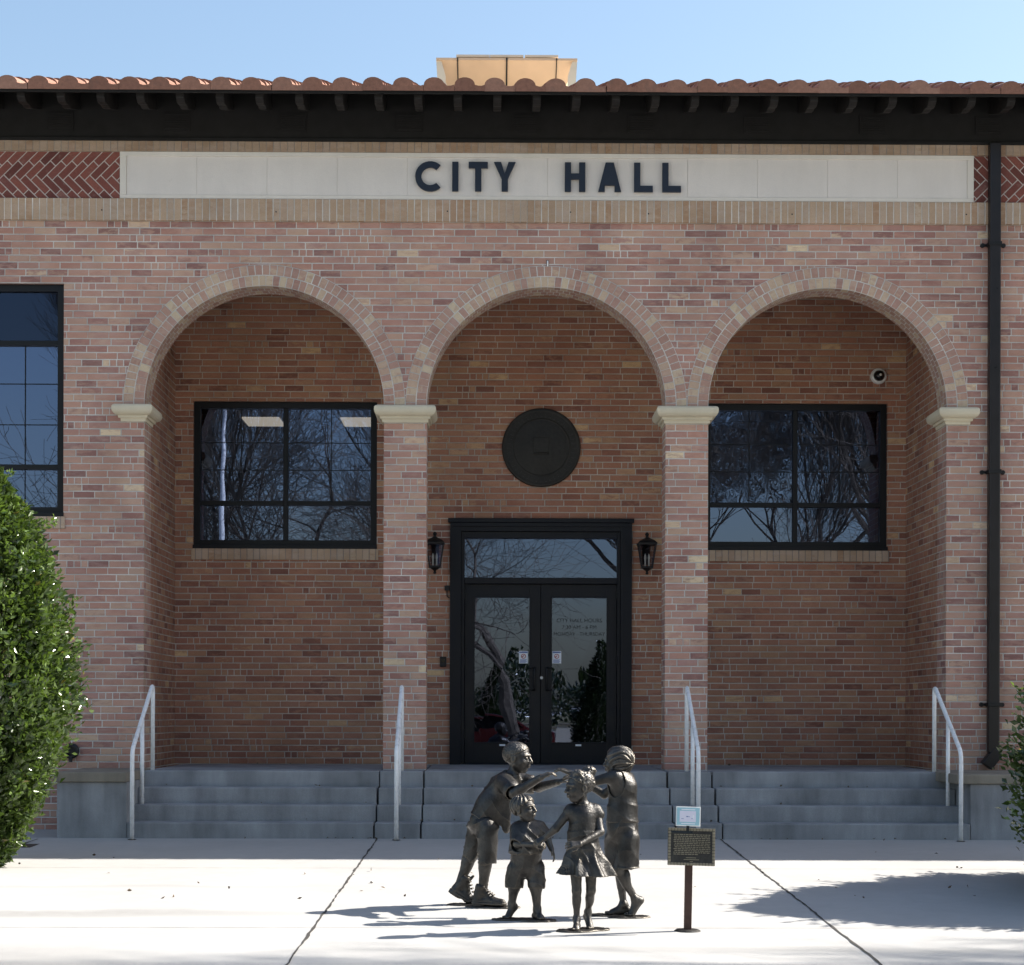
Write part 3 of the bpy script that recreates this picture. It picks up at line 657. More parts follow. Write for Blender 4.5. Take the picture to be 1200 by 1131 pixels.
o = empty('wall_hook', (.612, YF, 6.612)); tag(o, 'tiny metal wall hook above the middle arch', 'hook')
m = MB(); m.box(-.012, .012, -.012, 0, -.03, .035); m.build('plate', M['spout'], o, bevel=.002); m = MB(); m.tube([(0, -.01, .02), (0, -.045, .015), (0, -.055, -.01), (0, -.04, -.035), (0, -.02, -.03)], .008, 8); m.build('prong', M['rail'], o)
o = empty('pipe_outlet', (-4.60, YF, 1.235)); tag(o, 'round black pipe outlet low on the brick beside the left bush', 'pipe')
m = MB(); m.lathe([(.085, 0), (.085, .05), (.07, .06), (.05, .06), (.045, .02), (0, .02)], (0, 0, 0), 'y', 24); m.build('cap', M['iron'], o)
m = MB(); m.tube([(0, -.03, -.06), (0, -.06, -.1), (0, -.06, -.12)], .02, 8); m.build('spout', M['iron'], o)
# downspout
o = empty('downspout', (5.522, YF, 1.1)); tag(o, 'dark brown downspout pipe running down the brick right of the arches', 'downspout')
m = MB(); m.box(-.062, .062, -.115, -.012, .14, 6.84); m.build('pipe', M['spout'], o, bevel=.014)
m = MB(); q = Matrix.Translation((.02, -.065, .12)) @ Matrix.Rotation(R(38), 4, 'Y') @ Matrix.Rotation(0, 4, 'X'); m.box(-.066, .066, -.056, .056, -.16, .05, q); m.build('elbow', M['spout'], o, bevel=.01)
for z in (5.73, 3.23, .67):
    m = MB(); m.box(-.07, .07, -.124, -.004, z-.022, z+.022)
    for s in (-1, 1):
        m.box(min(s*.066, s*.10), max(s*.066, s*.10), -.018, 0, z-.014, z+.014); m.lathe([(.0, .022), (.024, .022), (.026, 0)], (s*.115, 0, z), 'y', 10)
    m.build('bracket', M['iron'], o, bevel=.003)
o = empty('rooftop_unit', (.197, 26, 9.5)); tag(o, 'beige flared metal housing standing on the roof behind the tiles', 'roof vent')
def frustum(m, a, b):
    (x0, y0, z0), (x1, y1, z1) = a, b
    A = [(-x0, -y0, z0), (x0, -y0, z0), (x0, y0, z0), (-x0, y0, z0)]; B = [(-x1, -y1, z1), (x1, -y1, z1), (x1, y1, z1), (-x1, y1, z1)]
    for k in range(4): m.face([A[k], A[(k+1) % 4], B[(k+1) % 4], B[k]])
    m.face(A[::-1]); m.face(B)
m = MB(); frustum(m, (.80, .62, 0), (.80, .62, .92)); m.build('body', M['beige'], o)
m = MB(); frustum(m, (.82, .63, .90), (.955, 1.0, 1.135)); frustum(m, (.97, 1.02, 1.135), (.97, 1.02, 1.165)); m.build('hood', M['beige'], o)
for s in (-1, 1):
    m = MB(); m.prism([(s*.93, .5), (s*.97, 1.132), (s*.90, 1.132), (s*.84, .92), (s*.84, .5)][::s], -1.0, -.96); m.build('end_flange', M['beige_light'], o)
m = MB()
for x in (-.70, -.235, .245): m.box(x+.005, x+.465, -.95, .5, 1.205, 1.235)
m.build('cap', M['beige_light'], o); m = MB(); m.box(-.70, .71, -.9, .4, 1.16, 1.205); m.build('cap_base', M['beige_light'], o)
m = MB()
for x, t in ((-.675, .008), (0.0, .011), (.685, .007)):
    m.face([(x-t, -1.03, 1.13), (x+t, -1.03, 1.13), (x+t, -.64, .885), (x-t, -.64, .885)]); m.box(x-t, x+t, -.645, -.60, .2, .9); m.box(x-t, x+t, -1.034, -1.0, 1.125, 1.165)
m.build('strap', M['iron'], o)
# handrails
def arc_path(pts, r=.09, n=6):
    out = [Vector(pts[0])]
    for a, b, c in zip(pts, pts[1:], pts[2:]):
        a, b, c = Vector(a), Vector(b), Vector(c); d0, d1 = (a-b).normalized(), (c-b).normalized(); p0, p1 = b+d0*r, b+d1*r
        for i in range(n+1): t = i/n; out.append((1-t)**2*p0+2*t*(1-t)*b+t*t*p1)
    return out+[Vector(pts[-1])]
for x, lab in ((-3.632, 'white pipe handrail at the far left end of the steps'), (-.955, 'white pipe handrail in front of the left brick pier'), (2.112, 'white pipe handrail in front of the right brick pier behind the plaque'), (4.785, 'white pipe handrail at the far right end of the steps')):
    o = empty('handrail', (x, 19.0, .37)); tag(o, lab, 'handrail', 'white handrails on the steps')
    m = MB(); m.tube(arc_path([(0, .57, .67), (0, .57, 1.60), (0, -.55, .905), (0, -.55, -.01)]), .0225, 12); m.build('rail', M['rail'], o, smooth=True)
    m = MB(); yy = -.02; m.tube([(0, yy, .334), (0, yy, 1.225)], .0215, 10); m.build('post', M['rail'], o, smooth=True)
    m = MB(); m.lathe([(.045, 0), (.045, .003), (.0, .004)], (0, -.55, 0.003), 'z', 12); m.build('foot_patch', M['joint'], o)
# notices on the door glass
for x, lab in ((.395, 'small white notice taped to the glass of the left door leaf'), (.798, 'small white notice taped to the glass of the right door leaf')):
    o = empty('paper_notice', (x, YB+.045, 2.34)); tag(o, lab, 'notice', 'notices on the entrance doors')
    m = MB(); m.box(-.055, .055, 0, .003, -.075, .075); m.build('sheet', M['paper'], o)
    m = MB(); m.lathe([(.030, .0008), (.021, .0008)], (0, -.0002, .012), 'y', 18); m.box(-.02, .02, -.001, -.0004, .006, .018, Matrix.Rotation(R(-40), 4, 'Y') @ Matrix.Translation((0, 0, 0))); m.build('symbol', M['inkred'], o)
    m = MB(); m.box(-.05, .05, -.001, -.0004, .052, .068)
    for k in range(4): m.box(-.042, .042-.012*(k % 2), -.001, -.0004, -.034-.011*k, -.028-.011*k)
    m.build('print', M['inkblue'], o)
# ------------------------------------------------------------------ bronze plaque on its post, with a card on top
PX, PY = 1.297, 11.93
o = empty('plaque_post', (PX, PY, gz(PY))); o.rotation_euler.y = R(.9); tag(o, 'engraved bronze plaque on a rusty brown post in front of the steps', 'plaque')
m = MB(); m.box(-.024, .024, -.02, .02, 0, .66); m.build('post', M['rust'], o, bevel=.003)
m = MB(); m.lathe([(0, .012), (.075, .010), (.09, 0)], (0, 0, 0), 'z', 14); m.build('foot_plate', M['plaqueback'], o)
pt = Matrix.Translation((.012, -.035, .555)) @ Matrix.Rotation(R(-8), 4, 'X') @ Matrix.Rotation(R(.6), 4, 'Y')
pw_, ph_ = .155, .122
m = MB(); m.box(-pw_, pw_, 0, .014, -ph_, ph_, pt); plq = m.build('plaque', M['plaqueback'], o, bevel=.002)
m = MB()
nx, nz = 15, 11
for k in range(nx):
    for zz in (-ph_+.009, ph_-.009): c = -pw_+.0105+(2*pw_-.021)*k/(nx-1); m.box(c-.0088, c+.0088, -.006, .001, zz-.0085, zz+.0085, pt)
for k in range(1, nz):
    for xx in (-pw_+.0105, pw_-.0105): c = -ph_+.009+(2*ph_-.018)*k/nz; m.box(xx-.0085, xx+.0085, -.006, .001, c-.0085, c+.0085, pt)
m.build('border', M['plaquehi'], plq, bevel=.0015)
m = MB(); rr = random.Random(9)
for k in range(12):
    x = -.118+rr.uniform(0, .008); zz = .079-k*.0117; end = .118 if k < 11 else .03
    while x < end:
        wl = rr.uniform(.008, .026); m.box(x, min(x+wl, .122), -.004, .001, zz-.0028, zz+.0028, pt); x += wl+.005
for zz, a, b in ((-.072, -.035, .03), (-.084, -.05, .05), (-.096, -.01, .01)): m.box(a, b, -.004, .001, zz-.002, zz+.002, pt)
m.build('raised_lettering', M['plaquehi'], plq)
m = MB(); m.box(-.135, .005, -.005, .001, .090, .101, pt); m.build('heading_bar', M['lens'], plq)
o2 = empty('framed_card', (PX-.004, PY-.045, gz(PY)+.69)); o2.rotation_euler = (R(-6), R(1.9), 0); tag(o2, 'small pale teal printed card in a clear holder on top of the plaque', 'card')
m = MB(); m.box(-.080, .080, 0, .006, 0, .128); m.build('holder', M['white'], o2, bevel=.002)
m = MB(); m.box(-.074, .074, -.0015, 0.001, .007, .121); m.build('print', M['teal'], o2)
m = MB(); m.box(-.056, .050, -.0028, 0, .028, .100); m.build('picture', M['lilac'], o2)
m = MB(); m.box(-.012, -.002, -.004, -.002, .060, .066); m.box(.002, .008, -.004, -.002, .060, .065); m.box(-.045, -.03, -.0035, -.002, .047, .05); m.box(.02, .03, -.0035, -.002, .049, .052); m.build('printed_marks', M['inkblue'], o2)
m = MB(); m.box(.030, .036, -.004, -.002, .050, .075); m.box(-.045, .045, -.0022, -.0012, .106, .112); m.box(-.045, .045, -.0022, -.0012, .014, .02); m.build('printed_bars', M['paper'], o2)
m = MB(); m.box(-.009, .009, .0, .012, -.03, .004); m.build('clip', M['iron'], o2)

# ------------------------------------------------------------------ bronze children: sculpted as smooth distance fields, meshed with surface nets
def V3(p): return np.array(p, dtype=np.float32)
class Vol:
    def __init__(s, lo, hi, h):
        s.h = h; s.lo = V3(lo); n = [int(math.ceil((b-a)/h))+1 for a, b in zip(lo, hi)]
        s.ax = [(s.lo[i]+h*np.arange(n[i])).astype(np.float32) for i in range(3)]; s.F = np.full(n, 1., np.float32)
    def sl(s, lo, hi):
        r = []
        for i in range(3):
            a = int(np.clip(math.floor((lo[i]-s.lo[i])/s.h), 0, len(s.ax[i]))); b = int(np.clip(math.ceil((hi[i]-s.lo[i])/s.h)+1, 0, len(s.ax[i]))); r.append(slice(a, max(a, b)))
        return tuple(r)
    def grid(s, r): return s.ax[0][r[0]][:, None, None], s.ax[1][r[1]][None, :, None], s.ax[2][r[2]][None, None, :]
    def _op(s, prim, k, sign, pad=0.):
        fn, lo, hi = prim; e = max(k, .004)+2*s.h+pad; r = s.sl(lo-e, hi+e); f = s.F[r]
        if f.size == 0: return
        d = fn(*s.grid(r))-pad
        if sign > 0:
            h = np.maximum(k-np.abs(f-d), 0)/max(k, 1e-6); s.F[r] = np.minimum(f, d)-h*h*k*.25
        else:
            d = -d; h = np.maximum(k-np.abs(f-d), 0)/max(k, 1e-6); s.F[r] = np.maximum(f, d)+h*h*k*.25
    def add(s, prim, k=.02, pad=0.): s._op(prim, k, 1, pad); return s
    def sub(s, prim, k=.006): s._op(prim, k, -1); return s
    def half(s, p, n, k=0):            # keep the side n points away from
        n = V3(n); n = n/np.linalg.norm(n); X, Y, Z = s.grid((slice(None),)*3)
        s.F = np.maximum(s.F, (X-p[0])*n[0]+(Y-p[1])*n[1]+(Z-p[2])*n[2])
    def disp(s, fn):
        r = (slice(None),)*3; b = np.abs(s.F) < .03; d = fn(*s.grid(r)); s.F = np.where(b, s.F+d, s.F).astype(np.float32)
    def mesh(s, name):
        F = s.F; F[0], F[-1], F[:, 0], F[:, -1], F[:, :, 0], F[:, :, -1] = (1,)*6
        I = F < 0; n = F.shape; c = [slice(0, -1), slice(1, None)]
        cnt = np.zeros([k-1 for k in n], np.int8)
        for a in (0, 1):
            for b in (0, 1):
                for d in (0, 1): cnt += I[c[a], c[b], c[d]]
        act = np.argwhere((cnt > 0) & (cnt < 8)); idx = np.full(cnt.shape, -1, np.int32); idx[tuple(act.T)] = np.arange(len(act))
        acc = np.zeros((len(act), 3)); num = np.zeros(len(act))
        cor = [(a, b, d) for a in (0, 1) for b in (0, 1) for d in (0, 1)]
        val = {q: F[act[:, 0]+q[0], act[:, 1]+q[1], act[:, 2]+q[2]].astype(float) for q in cor}
        for p in cor:
            for axi in range(3):
                if p[axi]: continue
                q = list(p); q[axi] = 1; q = tuple(q); fa, fb = val[p], val[q]; x = (fa < 0) != (fb < 0)
                t = np.where(x, fa/np.where(x, fa-fb, 1), 0)
                pt = np.array(p, float)[None]+0*acc; pt[:, axi] = t; acc[x] += pt[x]; num[x] += 1
        vert = (act+acc/num[:, None])*s.h+s.lo
        fs = []
        for axi in range(3):
            o1, o2 = [(1, 2), (2, 0), (0, 1)][axi]
            a = [slice(None)]*3; b = [slice(None)]*3; a[axi] = slice(0, -1); b[axi] = slice(1, None)
            A, B = I[tuple(a)], I[tuple(b)]; e = np.argwhere(A != B); ok = (e[:, o1] > 0) & (e[:, o2] > 0); e = e[ok]
            for_ = A[tuple(e.T)]
            def cell(d1, d2): k = e.copy(); k[:, o1] += d1; k[:, o2] += d2; return idx[np.minimum(k[:, 0], cnt.shape[0]-1), np.minimum(k[:, 1], cnt.shape[1]-1), np.minimum(k[:, 2], cnt.shape[2]-1)]
            q = np.stack([cell(-1, -1), cell(0, -1), cell(0, 0), cell(-1, 0)], 1); q[~for_] = q[~for_][:, ::-1]; fs.append(q)
        fs = np.concatenate(fs); fs = fs[(fs >= 0).all(1)]
        me = bpy.data.meshes.new(name); me.vertices.add(len(vert)); me.vertices.foreach_set('co', vert.astype(np.float32).ravel())
        me.loops.add(fs.size); me.loops.foreach_set('vertex_index', fs.astype(np.int32).ravel()); me.polygons.add(len(fs))
        me.polygons.foreach_set('loop_start', np.arange(0, fs.size, 4, dtype=np.int32)); me.update(calc_edges=True); me.validate()
        me.polygons.foreach_set('use_smooth', [True]*len(me.polygons)); return me
def rc(a, b, ra, rb):
    a, b = V3(a), V3(b); ab = b-a; L2 = float(ab@ab)+1e-9
    def fn(X, Y, Z):
        px, py, pz = X-a[0], Y-a[1], Z-a[2]; t = np.clip((px*ab[0]+py*ab[1]+pz*ab[2])/L2, 0, 1)
        return np.sqrt((px-t*ab[0])**2+(py-t*ab[1])**2+(pz-t*ab[2])**2)-(ra+(rb-ra)*t)
    m = max(ra, rb); return fn, np.minimum(a-ra, b-rb), np.maximum(a+ra, b+rb)
def el(c, rad, ax=None):
    c = V3(c); r = V3(rad); A = np.eye(3, dtype=np.float32) if ax is None else np.array(ax, dtype=np.float32)
    def fn(X, Y, Z):
        px, py, pz = X-c[0], Y-c[1], Z-c[2]; q = [(px*A[i, 0]+py*A[i, 1]+pz*A[i, 2]) for i in range(3)]
        k0 = np.sqrt(sum((q[i]/r[i])**2 for i in range(3))); k1 = np.sqrt(sum((q[i]/r[i]**2)**2 for i in range(3)))+1e-6
        return k0*(k0-1)/k1
    m = float(r.max()); return fn, c-m, c+m
def unit(v): v = V3(v); return v/np.linalg.norm(v)
def frame(f, u):
    f = unit(f); u = V3(u); u = unit(u-f*(u@f)); r = np.cross(f, u); return f, r, u
def mixp(a, b, t): return V3(a)*(1-t)+V3(b)*t

def head(v, c, H, f, u, smile=0):
    f, r, u = frame(f, u); c = V3(c); A = [f, r, u]; P = lambda a, b, d: c+H*(a*f+b*r+d*u); k = H*.10
    v.add(el(P(-.07, 0, .12), (H*.44, H*.36, H*.375), A), .02)
    v.add(el(P(.12, 0, -.12), (H*.285, H*.285, H*.35), A), k)
    v.add(rc(P(.20, -.05, -.385), P(.20, .05, -.385), H*.085, H*.085), k)
    v.add(rc(P(.0, -.22, -.22), P(.18, -.10, -.38), H*.08, H*.075), k); v.add(rc(P(.0, .22, -.22), P(.18, .10, -.38), H*.08, H*.075), k)
    for s in (-1, 1):
        v.add(el(P(.235, s*.165, -.14), (H*.12, H*.12, H*.12), A), k*.8)
        v.add(rc(P(.375, s*.06, .085), P(.31, s*.21, .075), H*.05, H*.04), k*.5)
    for s in (-1, 1): v.sub(el(P(.435, s*.14, -.005), (H*.085, H*.105, H*.06), A), k*.35)
    for s in (-1, 1): v.add(el(P(.335, s*.14, -.005), (H*.058, H*.068, H*.055), A), k*.1)
    v.add(rc(P(.385, 0, .05), P(.475, 0, -.115), H*.033, H*.052), k*.35)
    for s in (-1, 1): v.add(el(P(.425, s*.058, -.125), (H*.045, H*.036, H*.036), A), k*.2)
    v.add(rc(P(.395, -.06, -.235), P(.395, .06, -.235), H*.032, H*.032), k*.25)
    v.add(rc(P(.385, -.05, -.292), P(.385, .05, -.292), H*.034, H*.034), k*.25)
    v.sub(rc(P(.445, -.095, -.262+smile), P(.45, 0, -.266), H*.013, H*.016), k*.12); v.sub(rc(P(.45, 0, -.266), P(.445, .095, -.262+smile), H*.016, H*.013), k*.12)
    for s in (-1, 1):
        v.add(el(P(-.03, s*.365, -.03), (H*.085, H*.035, H*.135), A), k*.25); v.sub(el(P(-.015, s*.405, -.02), (H*.04, H*.022, H*.075), A), k*.1)
    return P, A
def hand(v, wr, d, up, L, curl=.5, thumb=1, spread=.16, rw=None):
    """palm and five separate fingers; d: direction of the hand, up: normal of its back, thumb: side"""
    d, s, up = frame(d, up); wr = V3(wr); wd = L*.20; kn = wr+d*L*.50; rw = rw or L*.13
    for q in (-1, -.35, .35, 1): v.add(rc(wr+s*q*wd*.45, kn+s*q*wd*.85, rw*.95, L*.080), L*.06)
    ln = {-1: .36, -.35: .46, .35: .50, 1: .45}
    for q in (-1, -.35, .35, 1):
        qq = q*thumb; a = 0; p = kn+s*qq*wd*.92; dirv = unit(d+s*qq*spread); rr = L*.060
        for g, fr in enumerate((.44, .32, .24)):
            a += curl*(.75 if g == 0 else 1.); dv = dirv*math.cos(a)-up*math.sin(a); e = p+dv*L*ln[q]*fr; v.add(rc(p, e, rr, rr*.88), L*.018); p = e; rr *= .88
    p = wr+d*L*.12+s*thumb*wd*.7-up*L*.04; e = p+(d*.62+s*thumb*.72-up*.3)*L*.26; v.add(rc(p, e, L*.085, L*.064), L*.04); e2 = e+(d*.95+s*thumb*.12-up*.35)*L*.22; v.add(rc(e, e2, L*.062, L*.05), L*.015)
def foot(v, an, toe, gnd, L, heel=None, r=.03):
    """bare foot: ankle point, unit toe direction in plan, ground height, heel height above ground"""
    an = V3(an); t = unit((toe[0], toe[1], 0)); s = V3((-t[1], t[0], 0)); hz = gnd+(heel or 0)
    hl = V3((an[0], an[1], 0))-t*L*.22; hl[2] = hz+r*.75; ball = hl+t*L*.70*(math.cos(math.asin(min(.95, (heel or 0)/(L*.7+1e-6)))) if heel else 1); ball[2] = gnd+r*.5
    v.add(rc(an, hl, r*.82, r*.80), .02); v.add(rc(hl, ball+s*r*.25, r*.78, r*.55), .02); v.add(rc(an-V3((0, 0, r*.2)), ball, r*.72, r*.58), .03); v.add(rc(hl, ball-s*r*.3, r*.7, r*.5), .02)
    for i, (q, l) in enumerate(((-.95, .30), (-.45, .27), (0, .25), (.42, .22), (.8, .18))):
        p = ball+s*q*r*.78*1.0; e = p+t*L*l*.8+s*q*r*.1; p[2] = gnd+r*.42; e[2] = gnd+r*(.34 if i else .42); v.add(rc(p, e, r*(.36 if i else .44), r*(.26 if i else .34)), .005)
def plate(a, b, ra, rb, up, th):
    a, b, up = V3(a), V3(b), unit(up); ab = b-a; ab = ab-up*(ab@up); L2 = float(ab@ab)+1e-9
    def fn(X, Y, Z):
        px, py, pz = X-a[0], Y-a[1], Z-a[2]; h = px*up[0]+py*up[1]+pz*up[2]; t = np.clip((px*ab[0]+py*ab[1]+pz*ab[2])/L2, 0, 1)
        qx, qy, qz = px-t*ab[0]-h*up[0], py-t*ab[1]-h*up[1], pz-t*ab[2]-h*up[2]
        return np.maximum(np.sqrt(qx*qx+qy*qy+qz*qz)-(ra+(rb-ra)*t), np.abs(h)-th)
    m = max(ra, rb)+th; return fn, np.minimum(a, b)-m, np.maximum(a, b)+m
def boot(v, an, toe, gnd, L, heel=0., r=.036):
    """ankle boot: padded shaft, laced instep, toe cap, welted sole with a heel block"""
    an = V3(an); t = unit((toe[0], toe[1], 0)); s = V3((-t[1], t[0], 0)); c_ = math.sqrt(max(.2, 1-(heel/(L*.62))**2))
    hl = V3((an[0], an[1], 0))-t*L*.17; hl[2] = gnd+heel+.022; ball = hl+t*L*.62*c_; ball[2] = gnd+.020; tip = ball+t*L*.28; tip[2] = gnd+.018
    up = unit(np.cross(ball-hl, -s)); up = up if up[2] > 0 else -up
    v.add(rc(hl+up*.020, hl+up*.075+t*.006, r*1.0, r*.98), .01); v.add(rc(hl+up*.016, ball+up*.012, r*.95, r*.90), .02); v.add(rc(ball+up*.012, tip+V3((0, 0, .010)), r*.93, r*.80), .012)
    top = hl+up*.115+t*.022; v.add(rc(hl+up*.06+t*.012, top, r*1.0, r*1.02), .015); v.add(rc(top-t*r*.2, ball+up*.020-t*.02, r*.85, r*.72), .02)
    for q in (-1, 1): v.add(rc(top+s*q*r*.5-t*.012, top+s*q*r*.5+t*.014, r*.62, r*.62), .01)
    v.sub(rc(top+up*.022, top+up*.06, r*.84, r*.95), .004)
    v.add(plate(hl-t*.004, ball, r*1.12, r*1.16, up, .0075), .002); v.add(plate(ball, tip, r*1.16, r*1.0, (0, 0, 1), .0075), .002); v.add(plate(hl-t*.004-up*.012, hl+t*L*.13-up*.012, r*1.1, r*1.08, up, .009), .002)
    for q in (.12, .34, .56, .78): p = mixp(top+t*r*.92-up*.012, ball+up*.052+t*.01, q); v.add(rc(p-s*r*.55-t*.004, p+s*r*.55+t*.004, .0055, .0055), .002); v.add(rc(p-s*r*.55, p-s*r*.62+t*.004, .007, .007), .002)
    v.add(rc(top+t*r*1.05, top+t*r*1.25+up*.022, .012, .009), .01)
def slab(name, parts, parent):
    v = Vol((-.45, -.35, -.03), (.45, .35, .05), .005)
    for x, y, a, b, ang in parts:
        c, s_ = math.cos(ang), math.sin(ang); v.add(el((x, y, .0), (a, b, .030), [(c, s_, 0), (-s_, c, 0), (0, 0, 1)]), .02)
    v.half((0, 0, .010), (0, 0, 1)); v.disp(lambda X, Y, Z: .0025*np.sin(X*63+3*np.sin(Y*40))*np.sin(Y*71)+tex(X, Y, Z+.3, 160, .0015))
    return link('base', v.mesh('base'), M['bronze_cloth'], parent)
def wr(X, Y, Z, k, a, s=0.):           # fabric folds along direction k
    q = X*k[0]+Y*k[1]+Z*k[2]+1.7*np.sin(X*17+s)+1.3*np.sin(Z*13+Y*11+s); m_ = .5+.5*np.sin(X*9.3+s*2+2*np.sin(Y*14+Z*7+s)); return -a*m_*(1.5-2.6*np.abs(np.sin(q*.5))**.7)
def tex(X, Y, Z, f, a): return a*(np.sin(X*f+2*np.sin(Z*f*.61))*np.sin(Y*f*1.1+np.sin(X*f*.7)*2)*np.sin(Z*f*.93+1.5*np.sin(Y*f*.8)))
G0 = .009
HV = .0036

def strands(X, Y, Z, c, f, r, u, mode, n, a):     # locks of hair: mode 0 combed front to back, 1 falling from the crown
    px, py, pz = X-c[0], Y-c[1], Z-c[2]; F_, R_, U_ = (px*q[0]+py*q[1]+pz*q[2] for q in (f, r, u))
    an = np.arctan2(R_, U_+.05+.25*F_) if mode == 0 else np.arctan2(R_, F_)
    return a*np.sin(n*an+2.2*np.sin(F_*34+U_*21)+1.2*np.sin(U_*60+R_*30))
def slit(v, p, q, r0, r1, n=7):
    for i in range(n):
        t = i/(n-1); m_ = mixp(p, q, t); r_ = r0+(r1-r0)*t; v.sub(rc(m_-V3((0, .25, 0)), m_+V3((0, .25, 0)), r_, r_), .006)
def statue(name, label, X, Y, ext, J):
    o = empty(name, (X, Y, gz(Y))); tag(o, label, 'statue', 'bronze statues of playing children'); lo, hi = ext; return o
def drafter(zx0, zy0, U): return lambda x, z, y=0.: V3(((x-zx0)/U, y, (zy0-z)/U))

# --- tall boy reaching forward
J = drafter(250, 896, 642.); BOY = empty('child_statue', ((311.9*1.+500*4.04-311.9-575*4.04+250)/4.04/(2130/13.2), 13.2, gz(13.2)))
BOY.location.x = (500+250/4.04-575)/(2130/13.2)
tag(BOY, 'bronze statue of a tall boy in boots leaning forward with both arms stretched out', 'statue', 'bronze statues of playing children')
b = Vol((-.35, -.50, -.02), (.75, .35, 1.26), HV)
pel, bel, che, nb = J(268, 500), J(305, 430), J(362, 345), J(398, 300, -.01)
S1, S2 = J(372, 318, -.115), J(425, 312, .10); hd = J(430, 204, -.02)
E1, W1 = J(408, 362, -.27), J(530, 288, -.36); E2, W2 = J(528, 342, .03), J(612, 312, -.22)
torso = [(rc(pel, bel, .098, .092), .05), (rc(bel, che, .092, .098), .05), (rc(mixp(S1, che, .25), mixp(S2, che, .25), .062, .062), .05), (rc(che, nb, .085, .05), .04)]
for p, k in torso: b.add(p, k)
b.add(rc(nb, J(418, 248, -.015), .042, .041), .03)
head(b, hd, .222, (.93, -.36, -.03), (.06, 0, 1), .01)
b.add(rc(S1, E1, .043, .036), .03); b.add(rc(E1, W1, .037, .025), .012); b.add(rc(S2, E2, .042, .036), .03); b.add(rc(E2, W2, .037, .025), .012)
b.add(el(mixp(E1, W1, .25), (.05, .035, .035), [unit(W1-E1), unit(np.cross(W1-E1, (0, 0, 1))), unit(np.cross(np.cross(W1-E1, (0, 0, 1)), W1-E1))]), .02)
hand(b, W1, (.85, .1, .40), (-.35, -.15, .9), .128, .50, -1); hand(b, W2, (.80, -.1, .35), (-.3, .1, .95), .128, .40, 1)
h1, k1, a1 = J(290, 530, -.085), J(287, 650, -.10), J(266, 805, -.09); h2, k2, a2 = J(245, 520, .085), J(218, 650, .09), J(158, 778, .09)
a1[2] = .115; a2[2] = .155
for p in ((h1, k1, .068, .052), (k1, a1, .050, .030), (h2, k2, .068, .052), (k2, a2, .050, .030)): b.add(rc(*p), .03)
for k_, a_ in ((k1, a1), (k2, a2)): b.add(el(mixp(k_, a_, .3)-V3((.012, 0, 0)), (.036, .034, .065)), .03)
b.disp(lambda X, Y, Z: tex(X, Y, Z, 90, .0009))
link('body', b.mesh('body'), M['bronze'], BOY)
c = Vol((-.35, -.40, .25), (.40, .30, 1.1), HV)
for p, k in torso: c.add(p, k, .011)
c.add(rc(J(332, 400), J(318, 500), .090, .088), .06)
for yy in (-.062, 0, .062): c.add(rc(J(384, 405, yy), J(372, 540, yy), .026, .030), .05); c.add(rc(S1, mixp(S1, E1, .72), .056, .062), .03); c.add(rc(S2, mixp(S2, E2, .62), .056, .060), .03)
c.sub(rc(mixp(S1, E1, .55), mixp(S1, E1, 1.1), .044, .056), .004); c.sub(rc(mixp(S2, E2, .5), mixp(S2, E2, 1.), .044, .054), .004)
n = V3((-(560-456), 0, -(372-200))); c.half(J(286, 508), n); c.sub(rc(J(335, 505, 0), J(330, 600), .070, .12), .006)
c.sub(rc(nb, J(425, 235, -.02), .052, .062), .006)
c.disp(lambda X, Y, Z: wr(X, Y, Z, (56, 20, 34), .0042)+wr(X, Y, Z, (-40, 40, 72), .0022, 2.)+tex(X, Y, Z, 120, .0008))
link('shirt', c.mesh('shirt'), M['bronze_cloth'], BOY)
c = Vol((-.35, -.30, .2), (.30, .28, .75), HV)
c.add(rc(J(262, 505), mixp(pel, bel, .5), .100, .088), .03, .004); c.add(rc(h1, k1+V3((0, 0, -.055)), .080, .070), .035); c.add(rc(h2, k2+V3((-.01, 0, -.035)), .080, .064), .035)
c.half(J(270, 470), (-.45, 0, 1)); slit(c, J(246, 640), J(236, 720), .003, .016); c.half(J(270, 697), (.10, 0, -1))
c.sub(rc(k1+V3((0, 0, -.02)), a1, .055, .058), .004); c.sub(rc(k2+V3((-.01, 0, -.01)), a2, .052, .054), .004)
c.disp(lambda X, Y, Z: wr(X, Y, Z, (34, 18, -72), .0048, 1.)+wr(X, Y, Z, (60, 30, 14), .003, 3.)+tex(X, Y, Z, 130, .0008))
link('shorts', c.mesh('shorts'), M['bronze_cloth'], BOY)
for an, gh, hl, td in ((a1, G0, .0, (.96, -.28)), (a2, G0, .062, (.95, -.2))):
    c = Vol((an[0]-.13, an[1]-.14, -.01), (an[0]+.24, an[1]+.12, .30), .003); boot(c, an+V3((.0, 0, -.03)), td, gh, .20, hl); c.disp(lambda X, Y, Z: tex(X, Y, Z, 110, .0010)); link('boot', c.mesh('boot'), M['bronze_cloth'], BOY)
f, r, u = frame((.93, -.36, -.03), (.06, 0, 1)); H = .222
c = Vol(hd-.2, hd+.2, .0038); c.add(el(hd+H*(-.075*f+.135*u), (H*.465, H*.385, H*.395), [f, r, u]), .01)
c.half(hd+H*(.27*f+.18*u), f*.85-u*.35); c.half(hd+H*(-.16*f-.02*u), f*.52-u*.85); c.half(hd-H*.23*u, -u)
c.disp(lambda X, Y, Z: tex(X, Y, Z, 190, .0034)+tex(X, Y, Z, 95, .0016)); link('hair', c.mesh('hair'), M['bronze_hair'], BOY)
slab('base', [(-.07, .07, .17, .085, .1), (.10, -.09, .20, .08, -.1)], BOY)

